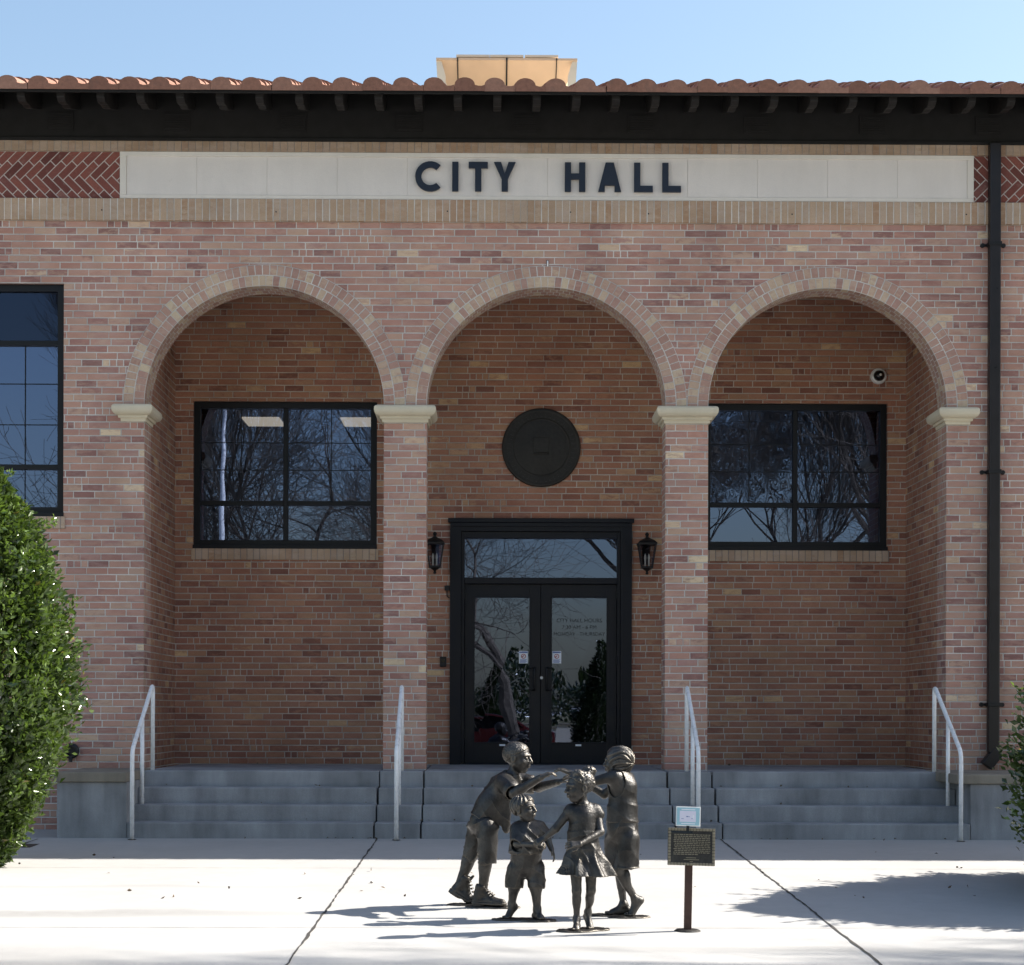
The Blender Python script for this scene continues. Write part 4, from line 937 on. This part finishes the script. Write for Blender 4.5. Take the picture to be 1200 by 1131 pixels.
# --- toddler looking up to the right
J = drafter(475, 972, 687.); TOD = empty('child_statue', ((500+475/4.04-575)/(2130/12.47), 12.47, gz(12.47)))
tag(TOD, 'bronze statue of the smallest child, a barefoot toddler in T-shirt and shorts, face turned up', 'statue', 'bronze statues of playing children')
b = Vol((-.22, -.30, -.02), (.30, .22, .92), HV)
pel, bel, che, nb = J(470, 712), J(474, 640, -.01), J(482, 570), J(478, 525)
S1, S2, hd = J(428, 545, -.01), J(535, 540, .02), J(464, 450, -.01)
E1, W1 = J(430, 612, -.085), J(512, 612, -.15); E2, W2 = J(572, 590, .0), J(592, 640, -.03)
torso = [(rc(pel, bel, .085, .092), .05), (rc(bel, che, .088, .078), .05), (rc(mixp(S1, che, .2), mixp(S2, che, .2), .045, .045), .04), (rc(che, nb, .06, .042), .03)]
for p, k in torso: b.add(p, k)
b.add(rc(nb, J(468, 490), .036, .036), .02); HF = ((.80, -.55, .12), (-.10, .05, 1)); head(b, hd, .188, *HF)
b.add(rc(S1, E1, .032, .027), .02); b.add(rc(E1, W1, .027, .019), .01); b.add(rc(S2, E2, .032, .026), .02); b.add(rc(E2, W2, .026, .018), .01)
hand(b, W1, (.9, -.3, .1), (0, -.5, .85), .090, .6, 1); hand(b, W2, (.35, -.2, -.9), (.9, .1, .3), .092, .35, 1)
h1, k1, a1 = J(428, 735, 0), J(418, 810, -.01), J(406, 895, .02); h2, k2, a2 = J(515, 735, 0), J(518, 815, -.03), J(525, 915, -.03); a2[2] = .075; a1[2] = .105
for p in ((h1, k1, .056, .044), (k1, a1, .040, .024), (h2, k2, .056, .044), (k2, a2, .040, .024)): b.add(rc(*p), .025)
foot(b, a1, (-.75, -.65), G0, .115, .055, .024); foot(b, a2, (.42, -.9), G0, .12, 0, .025)
b.disp(lambda X, Y, Z: tex(X, Y, Z, 95, .0008)); link('body', b.mesh('body'), M['bronze'], TOD)
c = Vol((-.2, -.2, .35), (.25, .2, .75), HV)
for p, k in torso: c.add(p, k, .013)
c.add(rc(J(476, 600, -.01), J(472, 650, -.01), .105, .112), .04)
c.add(rc(S1, mixp(S1, E1, .75), .046, .052), .025); c.add(rc(S2, mixp(S2, E2, .6), .046, .052), .025); c.sub(rc(mixp(S1, E1, .6), mixp(S1, E1, 1.1), .036, .044), .003); c.sub(rc(mixp(S2, E2, .45), mixp(S2, E2, 1.), .035, .044), .003)
c.half(J(470, 652), (.05, .1, -1)); c.sub(rc(J(472, 650), J(472, 720), .09, .12), .006); c.sub(rc(nb, J(470, 480), .044, .052), .004)
c.disp(lambda X, Y, Z: wr(X, Y, Z, (50, 20, 60), .0036)+wr(X, Y, Z, (-46, 20, 30), .0024, 2.)+tex(X, Y, Z, 150, .001)); link('shirt', c.mesh('shirt'), M['bronze_cloth'], TOD)
c = Vol((-.22, -.2, .12), (.22, .2, .52), HV)
c.add(torso[0][0], .03, .016); c.add(rc(h1, J(416, 815), .068, .064), .02); c.add(rc(h2, J(522, 812, -.02), .068, .064), .02); slit(c, J(470, 775), J(471, 840), .004, .022); c.half(J(470, 655), (0, 0, 1)); c.half(J(470, 822), (.0, 0, -1))
c.sub(rc(J(415, 806), J(412, 900), .044, .046), .004); c.sub(rc(J(522, 804, -.02), J(524, 900, -.02), .044, .046), .004)
c.disp(lambda X, Y, Z: wr(X, Y, Z, (70, 25, -20), .0035, 1.)+wr(X, Y, Z, (15, 30, 60), .003, 4.)+tex(X, Y, Z, 130, .0008)); link('shorts', c.mesh('shorts'), M['bronze_cloth'], TOD)
f, r, u = frame(*HF); H = .188
c = Vol(hd-.17, hd+.17, .0038); c.add(el(hd+H*(-.085*f+.13*u), (H*.475, H*.405, H*.41), [f, r, u]), .01); c.half(hd+H*(.23*f+.13*u), f*.8-u*.5); c.half(hd+H*(-.12*f-.06*u), f*.6-u*.8); c.half(hd-H*.27*u, -u)
c.disp(lambda X, Y, Z: strands(X, Y, Z, hd-f*.03, f, r, u, 1, 13, .0036)+strands(X, Y, Z, hd, f, r, u, 1, 29, .0016)+tex(X, Y, Z, 150, .0014)); link('hair', c.mesh('hair'), M['bronze_hair'], TOD)
slab('base', [(-.10, -.01, .14, .075, .1), (.075, -.075, .13, .075, -.1)], TOD)

# --- girl in a dress, in front
J = drafter(735, 1012, 715.); GIRL = empty('child_statue', ((500+735/4.04-575)/(2130/11.95), 11.95, gz(11.95)))
tag(GIRL, 'bronze statue of a girl in a flared short dress with hair buns, nearest the viewer', 'statue', 'bronze statues of playing children')
b = Vol((-.34, -.32, -.02), (.24, .22, 1.12), HV)
pel, bel, che, nb = J(742, 610), J(740, 550), J(742, 480), J(746, 438)
S1, S2, hd = J(680, 450, .0), J(802, 446, .02), J(722, 338, -.01)
E1, W1 = J(612, 535, -.01), J(560, 580, .02); E2, W2 = J(822, 548, -.04), J(722, 598, -.155)
torso = [(rc(pel, bel, .082, .074), .05), (rc(bel, che, .074, .080), .05), (rc(mixp(S1, che, .2), mixp(S2, che, .2), .044, .044), .04), (rc(che, nb, .062, .040), .03)]
for p, k in torso: b.add(p, k)
b.add(rc(nb, J(734, 385), .035, .034), .02); HF = ((-.92, -.38, -.06), (.04, 0, 1)); P, A = head(b, hd, .205, *HF)
b.add(rc(S1, E1, .034, .026), .02); b.add(rc(E1, W1, .027, .018), .01); b.add(rc(S2, E2, .034, .026), .02); b.add(rc(E2, W2, .027, .018), .01)
hand(b, W1, (-.85, -.1, -.45), (-.3, -.6, .7), .105, .7, 1); hand(b, W2, (-.9, -.25, -.05), (-.1, -.75, .6), .108, .35, -1)
h1, k1, a1 = J(708, 690), J(712, 825, -.02), J(713, 960, .0); h2, k2, a2 = J(778, 690), J(780, 825, .0), J(768, 925, .06); a1[2] = .075; a2[2] = .115
for p in ((h1, k1, .045, .031), (k1, a1, .030, .018), (h2, k2, .045, .031), (k2, a2, .030, .018)): b.add(rc(*p), .012)
for k_, a_ in ((k1, a1), (k2, a2)): b.add(el(mixp(k_, a_, .32)+V3((0, .012, 0)), (.028, .032, .062)), .015)
foot(b, a1, (-.1, -1), G0, .135, 0, .023); foot(b, a2, (.25, -.95), G0, .135, .055, .022)
b.disp(lambda X, Y, Z: tex(X, Y, Z, 95, .0008)); link('body', b.mesh('body'), M['bronze'], GIRL)
c = Vol((-.26, -.3, .30), (.28, .3, .90), HV)
for p, k in torso: c.add(p, k, .010)
c.add(rc(J(804, 446, .012), J(816, 466, .005), .041, .040), .02); c.add(rc(J(684, 448), J(674, 458), .039, .037), .02)
pz0 = J(742, 575); hz = J(742, 752)
def skirt(pad):
    def fn(X, Y, Z):
        t = np.clip((pz0[2]-Z)/(pz0[2]-hz[2]), -.3, 1.3); a = np.arctan2(Y, X-.02); rr = .088+.085*np.clip(t, 0, 2)**1.35+np.clip(t, 0, 2)**1.2*(.020*np.sin(7*a+1.+1.4*np.sin(3*t))+.008*np.sin(13*a+2.))-pad
        return (np.sqrt(((X-.010-.016*t)*.94)**2+(Y*1.08)**2)-rr)*.85
    return fn, V3((-.26, -.26, hz[2]-.04)), V3((.28, .26, pz0[2]+.06))
sk = skirt(0.)
V = Vol((-.26, -.3, .30), (.28, .3, .90), HV); V.add(sk, .0); V.half(pz0+V3((0, 0, .03)), (0, 0, 1)); V.half(hz, (-.03, .0, -1)); inner = skirt(.016); V.sub((inner[0], inner[1], V3((.28, .26, pz0[2]-.05))), .004)
hh = np.maximum(.03-np.abs(c.F-V.F), 0)/.03; c.F = np.minimum(c.F, V.F)-hh*hh*.03*.25
c.sub(rc(mixp(nb, che, .1), J(735, 395), .046, .05), .004)
c.disp(lambda X, Y, Z: wr(X, Y, Z, (40, 15, 28), .0032)+wr(X, Y, Z, (20, 20, -60), .002, 2.)+tex(X, Y, Z, 150, .0010)); link('dress', c.mesh('dress'), M['bronze_cloth'], GIRL)
f, r, u = frame(*HF); H = .205
c = Vol(hd-.22, hd+.22, .0038); c.add(el(hd+H*(-.08*f+.135*u), (H*.475, H*.39, H*.40), [f, r, u]), .01); c.half(hd+H*(.24*f+.20*u), f*.8-u*.55); c.half(hd+H*(-.16*f-.04*u), f*.6-u*.8); c.half(hd-H*.22*u, -u)
for q, rad in ((J(716, 276, -.045), .036), (J(770, 266, .03), .047)): c.add(el(q, (rad, rad*.95, rad*.8)), .008)
c.disp(lambda X, Y, Z: tex(X, Y, Z, 150, .0045)+tex(X, Y, Z, 90, .003)); link('hair', c.mesh('hair'), M['bronze_hair'], GIRL)
slab('base', [(-.035, -.045, .135, .085, .1), (.075, .03, .12, .085, -.1)], GIRL)

# --- girl seen from behind
J = drafter(930, 962, 683.); G2 = empty('child_statue', ((500+930/4.04-575)/(2130/12.62), 12.62, gz(12.62)))
tag(G2, 'bronze statue of a barefoot child in tank top seen from behind, hair bobbed', 'statue', 'bronze statues of playing children')
b = Vol((-.52, -.26, -.02), (.26, .36, 1.24), HV)
pel, bel, che, nb = J(928, 530), J(930, 450), J(928, 350), J(908, 290)
S1, S2, hd = J(888, 292, -.06), J(950, 305, .10), J(902, 226, .02)
E1, W1 = J(772, 325, -.05), J(682, 282, .06); E2, W2 = J(850, 388, .19), J(725, 312, .22)
torso = [(rc(pel, bel, .094, .082), .05), (rc(bel, che, .082, .090), .05), (rc(mixp(S1, che, .2), mixp(S2, che, .2), .056, .056), .05), (rc(che, nb, .072, .045), .04)]
for p, k in torso: b.add(p, k)
b.add(rc(nb, J(900, 250, .01), .040, .038), .02); HF = ((-.90, .40, -.02), (.05, 0, 1)); head(b, hd, .20, *HF)
b.add(rc(S1, E1, .040, .030), .03); b.add(rc(E1, W1, .030, .020), .01); b.add(rc(S2, E2, .038, .030), .03); b.add(rc(E2, W2, .030, .020), .01)
hand(b, W1, (-.85, .1, .35), (.35, -.25, .9), .122, .40, 1); hand(b, W2, (-.85, -.1, .30), (.3, .2, .9), .122, .45, -1)
h1, k1, a1 = J(955, 590, -.05), J(905, 735, -.05), J(990, 880, -.02); h2, k2, a2 = J(900, 590, .05), J(918, 740, .08), J(938, 890, .07); a1[2] = .125; a2[2] = .08
for p in ((h1, k1, .062, .040), (k1, a1, .038, .022), (h2, k2, .062, .040), (k2, a2, .038, .022)): b.add(rc(*p), .02)
b.add(el(mixp(k1, a1, .33)+V3((.016, 0, .005)), (.033, .035, .07)), .02); b.add(el(mixp(k2, a2, .33)+V3((.012, 0, 0)), (.033, .035, .07)), .02)
foot(b, a1, (-.85, -.25), G0, .15, .085, .029); foot(b, a2, (-.99, -.12), G0, .165, 0, .030)
b.disp(lambda X, Y, Z: tex(X, Y, Z, 90, .0009)); link('body', b.mesh('body'), M['bronze'], G2)
c = Vol((-.2, -.25, .55), (.22, .3, 1.1), HV)
for p, k in torso: c.add(p, k, .011)
c.add(rc(J(925, 470), J(927, 505), .098, .104), .03); c.half(J(928, 512), (0, 0, -1)); c.sub(rc(J(900, 300, .02), J(895, 230, .02), .085, .085), .004)
c.sub(el(J(884, 322, -.085), (.078, .075, .105)), .004); c.sub(rc(S2+V3((.02, .03, .02)), S2+V3((-.0, .15, .02)), .06, .09), .004)
c.disp(lambda X, Y, Z: wr(X, Y, Z, (22, 18, 72), .0034, 1.)*np.clip((.98-Z)*4, .2, 1)+tex(X, Y, Z, 150, .0007)); link('tank_top', c.mesh('tank_top'), M['bronze_cloth'], G2)
c = Vol((-.22, -.25, .28), (.24, .26, .74), HV)
c.add(torso[0][0], .03, .013); c.add(rc(h1, J(950, 722, -.055), .080, .078), .03); c.add(rc(h2, J(897, 722, .06), .080, .078), .03); c.add(rc(J(928, 500), J(928, 560), .100, .102), .03); c.half(J(928, 497), (0, 0, 1)); c.half(J(925, 726), (.03, 0, -1))
c.sub(rc(J(948, 710, -.055), J(948, 800, -.055), .062, .066), .004); c.sub(rc(J(899, 710, .06), J(899, 800, .06), .062, .066), .004)
c.disp(lambda X, Y, Z: wr(X, Y, Z, (65, 30, -14), .0035, 2.)+wr(X, Y, Z, (15, 25, 48), .003, 4.)+.006*(np.abs(Z-.345) < .008)*-1+tex(X, Y, Z, 130, .0008)); link('shorts', c.mesh('shorts'), M['bronze_cloth'], G2)
f, r, u = frame(*HF); H = .20
c = Vol(hd-.2, hd+.2, .0038); c.add(el(hd+H*(-.10*f+.10*u), (H*.52, H*.45, H*.45), [f, r, u]), .01); c.add(rc(hd+H*(-.34*f-.12*u), hd+H*(-.32*f-.36*u), H*.22, H*.13), .03); c.add(rc(hd+H*(-.1*f+.26*r-.05*u), hd+H*(-.16*f+.26*r-.34*u), H*.17, H*.11), .03); c.add(rc(hd+H*(-.1*f-.26*r-.05*u), hd+H*(-.16*f-.26*r-.34*u), H*.17, H*.11), .03)
c.half(hd+H*(.22*f+.16*u), f*.85-u*.45); c.half(hd+H*(.10*f), f-u*.12) if 0 else None; c.half(hd-H*.44*u, -u)
c.sub(rc(hd+H*(.36*f-.1*r-.12*u), hd+H*(.30*f+.1*r-.30*u), H*.27, H*.27), .006)
c.disp(lambda X, Y, Z: strands(X, Y, Z, hd, f, r, u, 0, 15, .0042)+strands(X, Y, Z, hd, f, r, u, 0, 34, .0018)+tex(X, Y, Z, 150, .0012)); link('hair', c.mesh('hair'), M['bronze_hair'], G2)
slab('base', [(-.10, .07, .17, .08, -.05), (.045, -.03, .15, .075, .1)], G2)

# ------------------------------------------------------------------ vegetation
def fast_mesh(name, V, F, rnd=None):
    me = bpy.data.meshes.new(name); me.vertices.add(len(V)); me.vertices.foreach_set('co', V.astype(np.float32).ravel())
    k = F.shape[1]; me.loops.add(F.size); me.loops.foreach_set('vertex_index', F.astype(np.int32).ravel()); me.polygons.add(len(F)); me.polygons.foreach_set('loop_start', np.arange(0, F.size, k, dtype=np.int32)); me.update(calc_edges=True)
    if rnd is not None: at = me.attributes.new('rnd', 'FLOAT', 'FACE'); at.data.foreach_set('value', rnd.astype(np.float32))
    return me
def leaves(P, D, L, W, rnd, fold=.35):
    """pointed leaves folded along the midrib: position, direction, length"""
    n = len(P); D = D/np.linalg.norm(D, axis=1)[:, None]; T = rng.normal(size=(n, 3)); Sd = np.cross(D, T); Sd /= np.linalg.norm(Sd, axis=1)[:, None]; Nn = np.cross(Sd, D)
    L = L[:, None]; W = W[:, None]; q = P+D*L*.5
    v = np.stack([P, q+Sd*W*.5+Nn*W*fold*.5, P+D*L+Nn*L*-.10, q-Sd*W*.5+Nn*W*fold*.5, q-Nn*W*.1], 1).reshape(-1, 3)
    i = np.arange(n)*5; F = np.concatenate([np.stack([i, i+1, i+2, i+4], 1), np.stack([i, i+4, i+2, i+3], 1)]); return v, F, np.concatenate([rnd, rnd])
def bush(name, label, loc, zs, rs, nl, seed, leaf=.045):
    global rng; rng = np.random.default_rng(seed); o = empty(name, loc); tag(o, label, 'bush', 'clipped egg-shaped bushes')
    zz = rng.uniform(zs[0], zs[-1], nl*3); rr_ = np.interp(zz, zs, rs); keep = rng.random(len(zz)) < (rr_+.12)/max(rs)/1.0; zz = zz[keep][:nl]; n = len(zz); th = rng.uniform(0, 2*math.pi, n)
    lump = 1+.055*np.sin(th*5+zz*4)+.06*np.sin(th*9-zz*7+1)+.055*np.sin(th*17+zz*13)+.06*rng.normal(size=n)
    dep = rng.random(n)**1.7; r = np.interp(zz, zs, rs)*lump*(1-.36*dep)
    P = np.stack([r*np.cos(th), r*np.sin(th), zz], 1); out = np.stack([np.cos(th), np.sin(th), np.full(n, .55)], 1)+rng.normal(size=(n, 3))*.62
    L = leaf*rng.uniform(.5, 1.45, n)*(1+1.1*(dep > .55)); rn = np.clip(rng.normal(.45, .2, n)+.22*np.sin(th*6+zz*3.1)*np.sin(zz*5-th*2), .01, .95); rn[rng.random(n) < .008] = .99
    vs_, fs_, rs_ = [], [], []
    A = leaves(P-out/np.linalg.norm(out, axis=1)[:, None]*L[:, None]*.4, out, L, L*.52, rn)
    parts = [A]
    for k in range(150):                                     # sprigs that escape the clipped outline
        z = rng.uniform(zs[0]+.15, zs[-1]-.1); t = rng.uniform(0, 2*math.pi); ln = rng.uniform(.06, .16)+.16*(rng.random() < .12); d = np.array([math.cos(t), math.sin(t), rng.uniform(.3, 1.1)]); d /= np.linalg.norm(d)
        p0 = np.array([math.cos(t), math.sin(t), 0])*np.interp(z, zs, rs)*.98+np.array([0, 0, z]); m_ = int(ln/.013); s_ = np.linspace(0, ln, m_)[:, None]
        PP = p0+d*s_; DD = d+rng.normal(size=(m_, 3))*.75; LL = leaf*rng.uniform(.7, 1.1, m_); parts.append(leaves(PP, DD, LL, LL*.5, rng.uniform(.55, .95, m_)))
    off = 0; VV = []; FF = []; RR = []
    for v, f, r2 in parts: VV.append(v); FF.append(f+off); RR.append(r2); off += len(v)
    link('foliage', fast_mesh('foliage', np.concatenate(VV), np.concatenate(FF), np.concatenate(RR)), M['leaf'], o)
    m = MB()
    for k in range(9):
        a = k*.7; m.tube([(.10*math.cos(a), .10*math.sin(a), -.02), (.3*rs[0]*math.cos(a)+.1, .3*rs[0]*math.sin(a), zs[-1]*.4), (.45*max(rs)*math.cos(a), .45*max(rs)*math.sin(a), zs[-1]*.75)], [.035, .025, .01], 6)
    m.build('stem', M['trunkbark'], o); return o
bush('clipped_bush', 'tall sunlit glossy green bush left of the steps', (-4.44, 15.75, gz(15.75)), [0., .12, .35, .7, 1.15, 1.42, 1.8, 2.3, 2.75, 3.05, 3.25, 3.45, 3.55], [.18, .30, .42, .58, .75, .82, .80, .70, .56, .44, .30, .15, .04], 34000, 21, .06)
bush('clipped_bush', 'dark shaded green bush at the right edge beside the downspout', (5.50, 14.05, gz(14)), [0., .15, .38, .7, 1.0, 1.35, 1.75, 2.1, 2.45, 2.75, 2.98], [.86, 1.06, 1.18, 1.26, 1.28, 1.20, 1.02, .80, .56, .32, .1], 60000, 22, .06).scale = (1, 1.28, 1)

def grow(seed, height, spread, trunk_r, levels=5, up=.25, dens=1.):
    """bare broadleaf tree: returns (thick segments, thin segments) as polylines with radii"""
    rr = random.Random(seed); thick, thin = [], []
    def br(p, d, L, r, lv):
        n = max(3, int(L/.35)); pts = [p.copy()]; rad = [r]; q = p.copy(); dd = d.copy()
        for i in range(n):
            dd = (dd+Vector((rr.gauss(0, .13), rr.gauss(0, .13), rr.gauss(up*.25, .11)))).normalized(); q = q+dd*(L/n); pts.append(q.copy()); rad.append(r*(1-.62*(i+1)/n))
        (thick if lv <= 1 else thin).append((pts, rad))
        if lv >= levels or r < .004: return
        k = {0: 4, 1: 5, 2: 5, 3: 5, 4: 4}[lv]; k = max(2, int(k*dens))
        for j in range(k):
            t = (.35+.62*(j+rr.random())/k) if lv else (.55+.43*(j+rr.random()*.6)/k); i = min(len(pts)-2, int(t*(len(pts)-1))); b = pts[i].lerp(pts[i+1], t*(len(pts)-1)-i)
            ax = (pts[i+1]-pts[i]).normalized(); sd = ax.orthogonal().normalized(); sd.rotate(Matrix.Rotation(rr.random()*6.283, 3, ax)); an = R(rr.uniform(28, 62))*spread
            br(b, (ax*math.cos(an)+sd*math.sin(an)).normalized(), L*rr.uniform(.55, .78), rad[i]*rr.uniform(.5, .68), lv+1)
        br(pts[-1], dd, L*.62, rad[-1]*.95, lv+1)
    br(Vector((0, 0, -.05)), Vector((rr.gauss(0, .05), rr.gauss(0, .05), 1)).normalized(), height*.34, trunk_r, 0)
    return thick, thin
def tree_parts(o, seed, *a, **k):
    th, tn = grow(seed, *a, **k)
    m = MB()
    for p, r in th: m.tube(p, r, 8)
    m.build('trunk', M['trunkbark'], o, smooth=True, merge=False)
    m = MB()
    for p, r in tn: m.tube(p, [max(x, .0045) for x in r], 4, cap=False)
    m.build('crown', M['twig'], o, merge=False)
def tree(seed, label, loc, *a, group='bare trees across the plaza', **k):
    o = empty('bare_tree', loc); tag(o, label, 'tree', group); tree_parts(o, seed, *a, **k); return o
t1 = tree(3, 'bare spreading tree reflected in the left porch window', (-5.2, -8.5, 0), 23, .54, .24, up=.40, dens=1.4)
t2 = tree(8, 'bare low forked tree with thick limbs reflected in the transom over the doors', (.98, -7.5, 0), 15, 1.3, .23, up=.12, dens=1.2); t2.rotation_euler.z = 2.7
def again(src, label, loc, rz, sc):
    c = copy_tree(src); c.location = loc; c.rotation_euler.z = rz; c.scale = (sc, sc, sc); c['label'] = label; return c
again(t1, 'bare upright tree reflected in the right porch window', (8.6, -9.5, 0), 2.2, 1.0)
again(t2, 'bare tree reflected at the far right of the right porch window', (11.8, -6.5, 0), 1.1, 1.0)
again(t1, 'bare tree reflected beside the middle pier in the left porch window', (-3.6, -11., 0), 4.0, .9)
again(t2, 'low forked bare tree reflected in the right half of the left porch window', (-4.4, -10.4, 0), 3.3, 1.25)
again(t1, 'bare tall tree standing far to the right, streaking the pavement with twig shadows', (15.4, 9.7, .2), 5.2, .85)
for i, (lx, ly, rz, sc, lab) in enumerate(((11.5, -14.5, 4.6, 1.1, 'bare tree reflected deep behind the others in the right porch window'), (6.2, -12.5, 5.5, .9, 'bare tree reflected in the rippled pane of the right porch window'))): again(t1, lab, (lx, ly, 0), rz, sc)
def conifer(label, loc, h, r, seed):
    g_ = np.random.default_rng(seed); n = 16000; z = h*(1-np.sqrt(g_.random(n)))*.97+.1; th = g_.uniform(0, 6.283, n); rad = r*np.minimum((h-z)/h*1.25, 1)*(.55+.45*g_.random(n))*(1+.12*np.sin(th*7+z*3)); P = np.stack([rad*np.cos(th), rad*np.sin(th), z], 1)
    D = np.stack([np.cos(th), np.sin(th), np.full(n, 1.2)], 1)+g_.normal(size=(n, 3))*.3; L = g_.uniform(.06, .14, n); v, f, q = leaves(P, D, L, L*.35, np.clip(g_.normal(.5, .25, n), 0, .9)); o = empty('conifer', loc); tag(o, label, 'tree', 'dark conifers beyond the road')
    link('foliage', fast_mesh('foliage', v, f, q), M['conifer'], o); m = MB(); m.tube([(0, 0, 0), (0, 0, h*.8)], [.14, .03], 8); m.build('trunk', M['trunkbark'], o)
conifer('dark pointed conifer reflected at the left side of the left door', (-1.6, -24, 0), 4.2, .8, 1); conifer('dark squat conifer reflected beside the pointed one in the left door', (-.1, -26, 0), 3.7, .8, 2); conifer('dark conifer reflected at the right side of the right door', (3.9, -19.8, 0), 4.1, .9, 3)
o = empty('flagpole', (-7.35, -5, 0)); tag(o, 'white flagpole reflected in the left porch window', 'flagpole')
m = MB(); m.tube([(0, 0, 0), (0.05, 0, 6), (.22, 0, 14)], [.075, .065, .045], 12); m.build('pole', M['polewhite'], o, smooth=True); m = MB(); m.lathe([(0, .16), (.07, .12), (.09, .06), (.05, 0), (0, 0)], (.22, 0, 14), 'z', 12); m.build('ball', M['polewhite'], o, smooth=True)
# low wooded skyline across the road, one mass far away
g_ = np.random.default_rng(4); n = 60000; a = g_.uniform(-1.2, 1.2, n); x = 130*np.sin(a); y = -60-70*np.cos(a)*g_.uniform(.7, 1., n); hm = 4.2+1.3*np.sin(a*19)+1.1*np.sin(a*47+1)+.8*np.sin(a*91); z = g_.random(n)**.8*hm
v, f, q = leaves(np.stack([x, y, z], 1), g_.normal(size=(n, 3))+np.array([0, 0, .8]), g_.uniform(.35, .8, n), g_.uniform(.2, .4, n), g_.uniform(0, .6, n)); tag(link('distant_woods', fast_mesh('distant_woods', v, f, q), M['conifer']), 'far low dark woods across the road, dim in the door glass', 'woods', kind='stuff')
# fallen leaves scattered on the pavement and steps
spots = []
rr = random.Random(12)
for k in range(46):
    y = rr.uniform(13.5, 18.5); x = rr.uniform(-5, 4.5); spots.append((x, y, gz(y)+.008))
for k in range(26): spots.append((rr.uniform(-3.6, 4.8), 18.60-rr.random()*.05, .385))
for k in range(26): kk = rr.randint(0, 2); spots.append((rr.uniform(-3.6, 4.8), 19.5-.29*kk-.03, FL-.168*(kk+1)+.012))
for k in range(10): spots.append((rr.uniform(-3.6, 4.8), 21.9-rr.random()*.3, FL+.012))
sp_ = np.array(spots); n = len(sp_); D = rng.normal(size=(n, 3)); D[:, 2] = .25*np.abs(D[:, 2])
v, f, q = leaves(sp_, D, rng.uniform(.02, .05, n), rng.uniform(.015, .028, n), rng.uniform(0, 1, n)); tag(link('fallen_leaves', fast_mesh('fallen_leaves', v, f, q), simple('dry_leaf', (.10, .065, .035), .8, var=.4, scale=30)), 'dry brown leaves scattered over the pavement and steps', 'leaves', kind='stuff')

# street side seen only as reflections in the door glass
o = empty('street_parapet', (0, -31, 0)); tag(o, 'low pale street wall reflected low in the door glass', 'wall')
m = MB(); m.box(-22, 22, -.15, .15, 0, .85); m.build('wall', M['cast'], o); m = MB(); m.box(-22.05, 22.05, -.2, .2, .85, .93); m.build('coping', M['coping'], o, bevel=.01)
M['carred'] = simple('red_car_paint', (.32, .035, .025), .25, var=.05); M['tyre'] = simple('tyre_rubber', (.015, .015, .015), .8)
o = empty('parked_car', (.1, -17.2, 0)); tag(o, 'red parked car reflected near the foot of the left door glass', 'car')
side = [(-2.1, .32), (2.1, .32), (2.15, .62), (2.05, .82), (1.25, .95), (.62, 1.42), (-.95, 1.45), (-1.65, 1.0), (-2.1, .92), (-2.15, .6)]
m = MB(); m.prism(side, -.85, .85); m.build('body', M['carred'], o, bevel=.05)
m = MB()
for y in (-.856, .85): m.prism([(-1.45, .98), (1.1, .96), (.56, 1.34), (-.88, 1.37)], y, y+.006)
m.build('side_window', M['lens'], o)
for x in (-1.35, 1.35):
    for y in (-.86, .66):
        m = MB(); m.lathe([(0, 0), (.31, 0), (.33, -.03), (.33, -.17), (.31, -.2), (0, -.2)], (x, y, .33), 'y', 24); wh = m.build('wheel', M['tyre'], o); m = MB(); m.lathe([(0, .008), (.19, .006), (.21, 0)], (x, y, .33), 'y', 16); m.build('rim', M['rail'], wh)
for y in (-.6, .6):
    m = MB(); m.box(2.10, 2.17, y-.16, y+.16, .66, .78); m.build('headlight', M['bulb'], o, bevel=.02)
